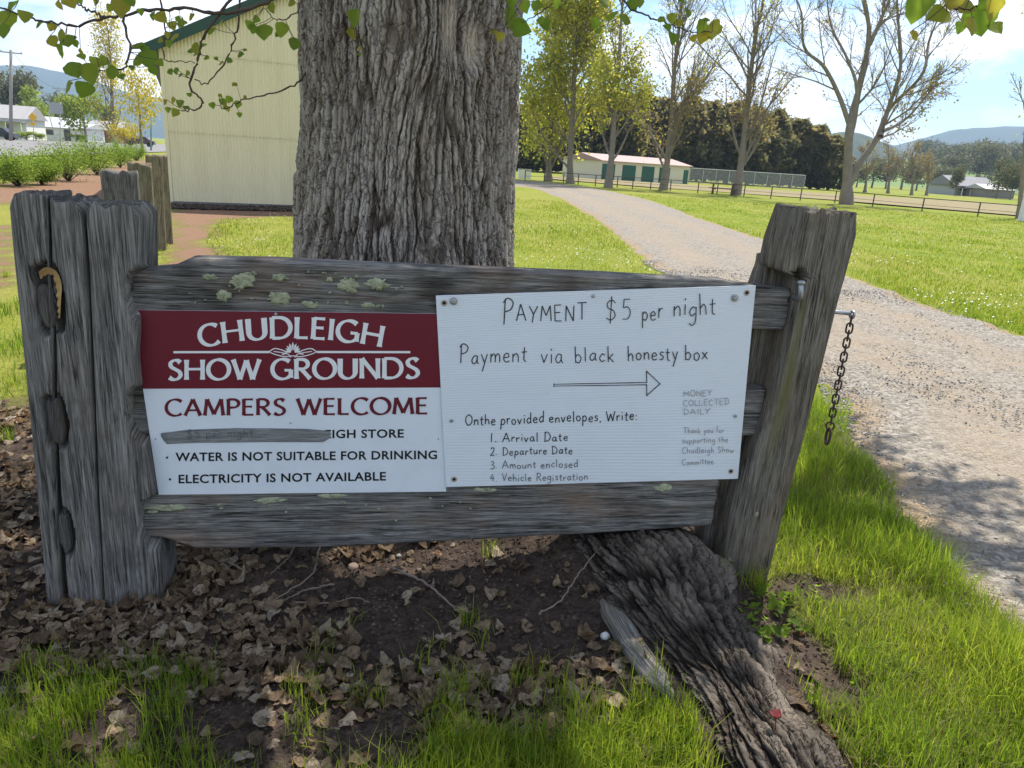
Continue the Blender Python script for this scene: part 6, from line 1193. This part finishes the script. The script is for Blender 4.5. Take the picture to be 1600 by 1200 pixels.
# ------------------------------------------------------------------ street things: houses, poles, signs, cars
WHITEW = simple('white weatherboard', (.72, .72, .70), .7, 0, .06); TINROOF = simple('pale tin roof', (.55, .56, .58), .45, .2, .08); GREYROOF = simple('grey roof', (.32, .31, .31), .7, 0, .12); GLASSM = simple('dark window glass', (.03, .035, .04), .1, 0, .1, 1, 0, 1, .6)
POLEM = simple('grey pole timber', (.30, .28, .26), .85, 0, .15); GALV = simple('galvanised pole', (.42, .44, .45), .5, .4, .1); TEAL = simple('teal painted pole', (.22, .34, .32), .6, 0, .1); YSIGN = simple('yellow warning sign', (.75, .42, .03), .5, 0, .05); GREYB = simple('grey sign back', (.33, .34, .35), .5, .3, .1); BRICK = simple('red brick', (.28, .13, .09), .9, 0, .25, 8)
def house(name, px, pb, Y, w_, d_, h_, rise, yaw, wallm, roofm, label, cat='house', wins=(), doors=(), over=.4, verandah=False, zb=0.):
    p = atY(px, pb, Y); o = thing(name, (p[0], p[1], zb), label, cat); R_ = rotz(yaw), np.zeros(3)+np.array([p[0], p[1], zb])
    MB().box((-w_/2, -d_/2, -.3), (w_/2, d_/2, h_), R_).build('wall', wallm, o)
    V = np.array([(-w_/2-over, -d_/2-over, h_+.01), (w_/2+over, -d_/2-over, h_+.01), (w_/2+over, d_/2+over, h_+.01), (-w_/2-over, d_/2+over, h_+.01), (-w_/2-over, 0, h_+rise), (w_/2+over, 0, h_+rise)])@R_[0].T+R_[1]
    MB().add(V, [(0, 1, 5, 4), (2, 3, 4, 5), (0, 4, 3), (1, 2, 5), (0, 3, 2, 1)]).build('roof', roofm, o)
    for x0, x1, z0, z1 in wins:
        wi = MB().box((x0, -d_/2-.05, z0), (x1, -d_/2+.02, z1), R_).build('window', WHITEW, o); MB().box((x0+.08, -d_/2-.06, z0+.08), (x1-.08, -d_/2-.045, z1-.08), R_).build('pane', GLASSM, wi)
    for x0, x1, z0, z1, m_ in doors: MB().box((x0, -d_/2-.06, z0), (x1, -d_/2+.02, z1), R_).build('door', m_, o)
    if verandah:
        MB().box((-w_/2-.2, -d_/2-2.2, h_-.5), (w_/2+.2, -d_/2-.02, h_-.4), R_).build('verandah_roof', roofm, o)
        for x in np.linspace(-w_/2, w_/2, 6): MB().box((x-.06, -d_/2-2.1, -.2), (x+.06, -d_/2-1.98, h_-.5), R_).build('verandah_post', WHITEW, o)
    return o
house('house', 2, 216, 118, 10, 8, 2.9, 2.0, .25, WHITEW, GREYROOF, 'white house with grey roof at the far left street side', wins=((-4, -2.4, 1, 2.2), (-1, .6, 1, 2.2)), doors=((2.2, 3.2, 0, 2.1, GLASSM),), verandah=True)
house('house', 98, 218, 132, 9, 7, 2.1, 1.7, .1, WHITEW, TINROOF, 'low white house with pale tin roof across the street', wins=((-4.5, -2.5, .8, 1.8), (-1.5, .5, .8, 1.8)), doors=((2, 3, 0, 1.9, GLASSM),))
house('shop_building', 128, 219, 132, 5, 5, 2.2, .8, -.1, WHITEW, TINROOF, 'small white building right of the low tin roofed house', 'building', wins=((-1.8, .2, .7, 1.6),))
house('brick_house', 162, 219, 140, 9, 6, 2.3, 1.5, .0, BRICK, GREYROOF, 'reddish brick house half hidden behind the yellow tree', wins=((-3, -1.5, .8, 1.8),))
def pole(name, px, pb, pt, r_, mat, label, arms=(), cat='pole', Y=None, lean=0.):
    b = gnd(px, pb) if Y is None else atY(px, pb, Y); b[2] = 0; t = atY(px+lean, pt, b[1]); h_ = t[2]; o = thing(name, b, label, cat); MB().tube([b, b+np.array([t[0]-b[0], 0, h_*.5])*np.array([.5, 1, 1]), np.array([t[0], b[1], h_])], [r_, r_*.85, r_*.7], 8).build('shaft', mat, o, True); tp2 = np.array([t[0], b[1], h_])
    for dz, ln in arms:
        MB().box((-ln/2, -.06, h_-dz-.06), (ln/2, .06, h_-dz+.06), (rotz(.5), np.array([t[0], b[1], 0]))).build('crossarm', mat, o)
        for f in (-.45, .45): MB().tube([np.array([t[0]+f*ln*.88, b[1]+f*ln*.48, h_-dz+.05]), np.array([t[0]+f*ln*.88, b[1]+f*ln*.48, h_-dz+.22])], .05, 6).build('insulator', GALV, o)
    return o, tp2
pA, tA = pole('power_pole', 17, 221, 78, .22, POLEM, 'tall grey power pole at the left picture border', ((.3, 2.2),), lean=0)
pB, tB = pole('power_pole', 93, 214, 136, .16, POLEM, 'distant power pole with crossarm behind the grey board', ((.3, 2.4), (1.7, 1.8)), Y=150)
for i, (a0, b0, lb) in enumerate(((tA, tB, 'upper slack power line between the two poles'), (tA-np.array([0, 0, 1.6]), tB-np.array([0, 0, 1.4]), 'lower slack power line between the two poles'))):
    q = np.linspace(0, 1, 16)[:, None]; P = a0*(1-q)+b0*q-np.array([0, 0, 1.])*(1.2*4*q*(1-q)); V, Fq = tube(P, .018, 4); ob('power_line', mesh('power_line', V-P[0], Fq, simple('black cable', (.03, .03, .03), .6), True), None, lb, 'cable', 'power lines', loc=tuple(P[0]))
pole('street_light', 142, 219, 165, .09, GALV, 'thin grey lamp post left of the yellow tree', cat='lamp post'); pole('street_pole', 236, 236, 165, .10, TEAL, 'slim teal post against the left edge of the shed')
sg, _ = pole('road_sign', 94, 226, 160, .05, GALV, 'grey backed square road sign board on twin posts', cat='sign'); c = atY(88, 169, gnd(94, 226)[1]); MB().box((-.72, -.03, -.62), (.72, .0, .62), (rotz(.2), c+np.array([0, -.06, 0]))).build('board', GREYB, sg); b_ = gnd(90, 226); MB().tube([np.array([b_[0]-.1, b_[1], 0]), np.array([c[0]-.3, b_[1], c[2]-.5])], .05, 6).build('second_post', GALV, sg)
ys, _ = pole('warning_sign', 52, 217, 176, .05, GALV, 'yellow diamond warning sign before the far left house', cat='sign', Y=100); c = atY(52, 183, 100); MB().box((-.42, -.02, -.42), (.42, .0, .42), (np.array([[1, 0, 0], [0, 1, 0], [0, 0, 1.]])@np.array([[math.cos(.785), 0, -math.sin(.785)], [0, 1, 0], [math.sin(.785), 0, math.cos(.785)]]), c+np.array([0, -.1, 0]))).build('diamond', YSIGN, ys); c2 = atY(52, 194, 100); MB().box((-.36, -.02, -.18), (.36, 0, .18), (np.eye(3), c2+np.array([0, -.1, 0]))).build('plate', YSIGN, ys)
def car(px, pb, Y, yaw, col, label):
    p = atY(px, pb, Y); o = thing('parked_car', (p[0], p[1], 0.07), label, 'car', 'cars parked along the street'); R_ = (rotz(yaw), np.array([p[0], p[1], .07])); pm = simple(label, col, .3, .1, .05)
    prof = [(-2.1, .35), (-2.1, .8), (-1.5, .9), (-.9, 1.42), (.9, 1.45), (1.5, .95), (2.1, .85), (2.15, .35)]; V = [(x, s*.85*(.86 if z > 1 else 1), z) for s in (-1, 1) for x, z in prof]; n = len(prof)
    MB().add(np.array(V)@R_[0].T+R_[1], [(i, (i+1) % n, n+(i+1) % n, n+i) for i in range(n)]+[(0, 7, 6, 1), (1, 6, 5, 2), (2, 5, 4, 3), (8, 9, 14, 15), (9, 10, 13, 14), (10, 11, 12, 13)]).build('body', pm, o)
    for s in (-1, 1): MB().box((-.85, s*.78-.02, .98), (1.0, s*.78+.02, 1.34), R_).build('window', GLASSM, o)
    for x in (-1.35, 1.35):
        for s in (-1, 1): MB().tube([np.array((x, s*.72, .32))@R_[0].T+R_[1], np.array((x, s*.9, .32))@R_[0].T+R_[1]], .32, 12).build('wheel', simple('tyre', (.02, .02, .02), .9), o)
car(219, 226, 118, .3, (.09, .04, .05), 'dark red parked car beyond the golden bush'); car(-2, 219, 98, .2, (.04, .04, .045), 'black parked car cut by the left border')
# long trestle by the street: bench with slatted seat
bb = gnd(150, 228); bench = thing('street_bench', bb, 'pale bench on the verge left of the yellow tree', 'bench'); R_ = (rotz(.4), np.array([bb[0], bb[1], .0]))
for i in range(3): MB().box((-.9, -.2+.15*i, .42), (.9, -.08+.15*i, .46), R_).build('slat', GALV, bench)
for x in (-.7, .7): MB().box((x-.04, -.2, 0), (x+.04, .22, .42), R_).build('leg', GALV, bench)

# ------------------------------------------------------------------ park things: garages, mesh fence, rail fence, picnic table, farmhouse
G0 = gnd(938, 281); G1 = gnd(1075, 287.5); GREENDR = simple('green roller door', (.02, .10, .075), .5, 0, .06, 8); REDROOF = simple('faded red roof steel', (.34, .23, .21), .5, .1, .06); CRB = simple('cream block wall', (.62, .58, .46), .7, 0, .05)
gd = G1-G0; gl = np.linalg.norm(gd); MG = frame(gd, G0); gar = thing('garage_row', G0, 'long cream garage row with green roller doors and red roof', 'building')
hw_ = 2.05; dp_ = 6.5
MB().box((0, 0, -.2), (gl, dp_, hw_), MG).build('wall', CRB, gar)
V = np.array([(-.25, -.35, hw_+.01), (gl+.25, -.35, hw_+.01), (gl+.25, dp_+.35, hw_+.01), (-.25, dp_+.35, hw_+.01), (-.25, dp_/2, hw_+.75), (gl+.25, dp_/2, hw_+.75)])@MG[0].T+MG[1]; MB().add(V, [(0, 1, 5, 4), (2, 3, 4, 5), (0, 4, 3), (1, 2, 5), (0, 3, 2, 1)]).build('roof', REDROOF, gar)
for a, b in ((.0, .14), (.215, .365), (.43, .575), (.63, .76)):
    dr = MB().box((gl*a+.1, -.05, 0), (gl*b, .02, 1.72), MG).build('roller_door', GREENDR, gar)
    for z in np.arange(.15, 1.7, .2): MB().box((gl*a+.13, -.065, z), (gl*b-.03, -.045, z+.015), MG).build('rib', DKGREEN, dr)
MB().box((gl*.93, -.05, 0), (gl*.985, .02, 1.6), MG).build('door', GREENDR, gar)
# chain mesh enclosure
MESHM = Mat('wire mesh'); _t = MESHM.n('ShaderNodeBsdfTransparent'); _d = MESHM.n('ShaderNodeBsdfDiffuse', {'Color': (.42, .43, .44)}); _x = MESHM.n('ShaderNodeMixShader', {0: .38, 1: _t.outputs[0], 2: _d.outputs[0]}); MESHM.t.links.new(_x.outputs[0], MESHM.out.inputs[0]); MESHM = MESHM.m
M0 = atY(1076, 287, 100); M1 = atY(1256, 290, 104); M0[2] = M1[2] = 0; ml = np.linalg.norm(M1-M0); MM = frame(M1-M0, M0); mf = thing('mesh_enclosure', M0, 'tall grey wire mesh enclosure right of the garages', 'fence')
MB().tube([np.array((0, 0, 1.9))@MM[0].T+MM[1], np.array((ml, 0, 1.9))@MM[0].T+MM[1]], .05, 6).build('top_rail', GALV, mf)
for i, x in enumerate(np.linspace(0, ml, 10)):
    MB().tube([np.array((x, 0, 0))@MM[0].T+MM[1], np.array((x, 0, 1.9))@MM[0].T+MM[1]], .045, 6).build('post', GALV, mf)
    if i < 9: MB().add(np.array([(x, .03, .05), (x+ml/9, .03, .05), (x+ml/9, .03, 1.87), (x, .03, 1.87)])@MM[0].T+MM[1], [(0, 1, 2, 3)]).build('mesh_panel', MESHM, mf)
# rail fence round the oval
RAILM = simple('dark rail pipe', (.085, .075, .068), .8, .2, .2); RF = np.array([gnd(*p) for p in ((1650, 352), (1595, 345), (1527, 339), (1440, 331), (1363, 323), (1304, 317), (1250, 313.5), (1204, 310.5), (1162, 307.5), (1120, 304), (1090, 301.5), (1047, 298.5), (1016, 296.5), (988, 295), (964, 293), (930, 291), (903, 289), (880, 287), (850, 285), (820, 284))])
rf = thing('rail_fence', RF[8], 'low dark pipe rail fence edging the brown paddock', 'fence')
for p in RF: MB().tube([p, p+np.array([0, 0, .82])], .038, 6).build('post', RAILM, rf)
for a, b in zip(RF[:-1], RF[1:]):
    MB().tube([a+np.array([0, 0, .80]), b+np.array([0, 0, .80])], .026, 6).build('rail', RAILM, rf); MB().tube([a+np.array([0, 0, .42]), b+np.array([0, 0, .42])], .012, 4).build('wire', RAILM, rf)
p = gnd(1596, 346); wp = thing('white_post', p, 'white painted gate post at the right picture border', 'post'); MB().box((-.14, -.14, -.1), (.14, .14, 1.35), (rotz(.3), p)).build('shaft', WHITEW, wp); MB().box((-.17, -.17, 1.353), (.17, .17, 1.42), (rotz(.3), p)).build('cap', WHITEW, wp)
p = gnd(819, 279); ub = thing('utility_box', p, 'small white box on the grass at the trunk edge', 'box'); MB().box((-.55, -.4, 0), (.55, .4, .75), (rotz(.1), p)).build('cabinet', WHITEW, ub); MB().box((-.6, -.45, .753), (.6, .45, .80), (rotz(.1), p)).build('lid', GREYB, ub)
# picnic table
PW = simple('brown picnic timber', (.16, .10, .06), .8, 0, .25, 12); p = gnd(1128, 303.5); pt_ = thing('picnic_table', p, 'brown timber picnic table beside the fifth poplar', 'table'); MT = (rotz(-.15)*1.0, p)
for i in range(5): MB().box((-.95, -.36+.148*i, .70), (.95, -.23+.148*i, .745), MT).build('top_plank', PW, pt_)
for s in (-1, 1):
    MB().box((-.95, s*.72-.13, .40), (.95, s*.72+.13, .445), MT).build('seat', PW, pt_)
    MB().add(np.array([(s*.7+dx, y, z) for dx in (-.04, .04) for y, z in ((-.55, 0), (-.45, 0), (-.12, .69), (-.24, .69))])@MT[0].T+MT[1], [(0, 1, 2, 3), (4, 7, 6, 5), (0, 4, 5, 1), (1, 5, 6, 2), (2, 6, 7, 3), (3, 7, 4, 0)]).build('leg', PW, pt_)
    MB().add(np.array([(s*.7+dx, -y, z) for dx in (-.04, .04) for y, z in ((-.55, 0), (-.45, 0), (-.12, .69), (-.24, .69))])@MT[0].T+MT[1], [(0, 3, 2, 1), (4, 5, 6, 7), (0, 1, 5, 4), (1, 2, 6, 5), (2, 3, 7, 6), (3, 0, 4, 7)]).build('leg', PW, pt_)
    MB().box((s*.7-.045+.09, -.85, .33), (s*.7+.045+.09, .85, .397), MT).build('bearer', PW, pt_)
house('farmhouse', 1500, 306, 165, 10, 8, 2.0, 2.0, .2, simple('pale grey weatherboard', (.36, .36, .35), .8, 0, .1), simple('weathered grey tin', (.19, .19, .20), .7, 0, .15), 'grey farmhouse with weathered tin roof beyond the paddock', wins=((-4, -2.6, .9, 2), (1, 2.4, .9, 2)), doors=((-.8, .2, 0, 2, GLASSM),), verandah=True)
house('farm_shed', 1545, 308, 158, 7, 5, 1.7, .9, .2, simple('grey boards', (.25, .23, .21), .9, 0, .2), simple('old tin', (.42, .41, .40), .6, .2, .2), 'low grey lean-to shed right of the farmhouse', 'shed')

# ------------------------------------------------------------------ the air
HZ = Mat('haze'); HZ.t.links.new(HZ.n('ShaderNodeVolumePrincipled', {'Color': (.52, .72, 1.), 'Density': .00022, 'Anisotropy': .2}).outputs[0], HZ.out.inputs[1])
hb = MB().box((-3700, -420, -60), (3700, 3700, 420)); ob('haze', mesh('haze', np.concatenate(hb.V), np.array(hb.Q), HZ.m), kind='stuff')
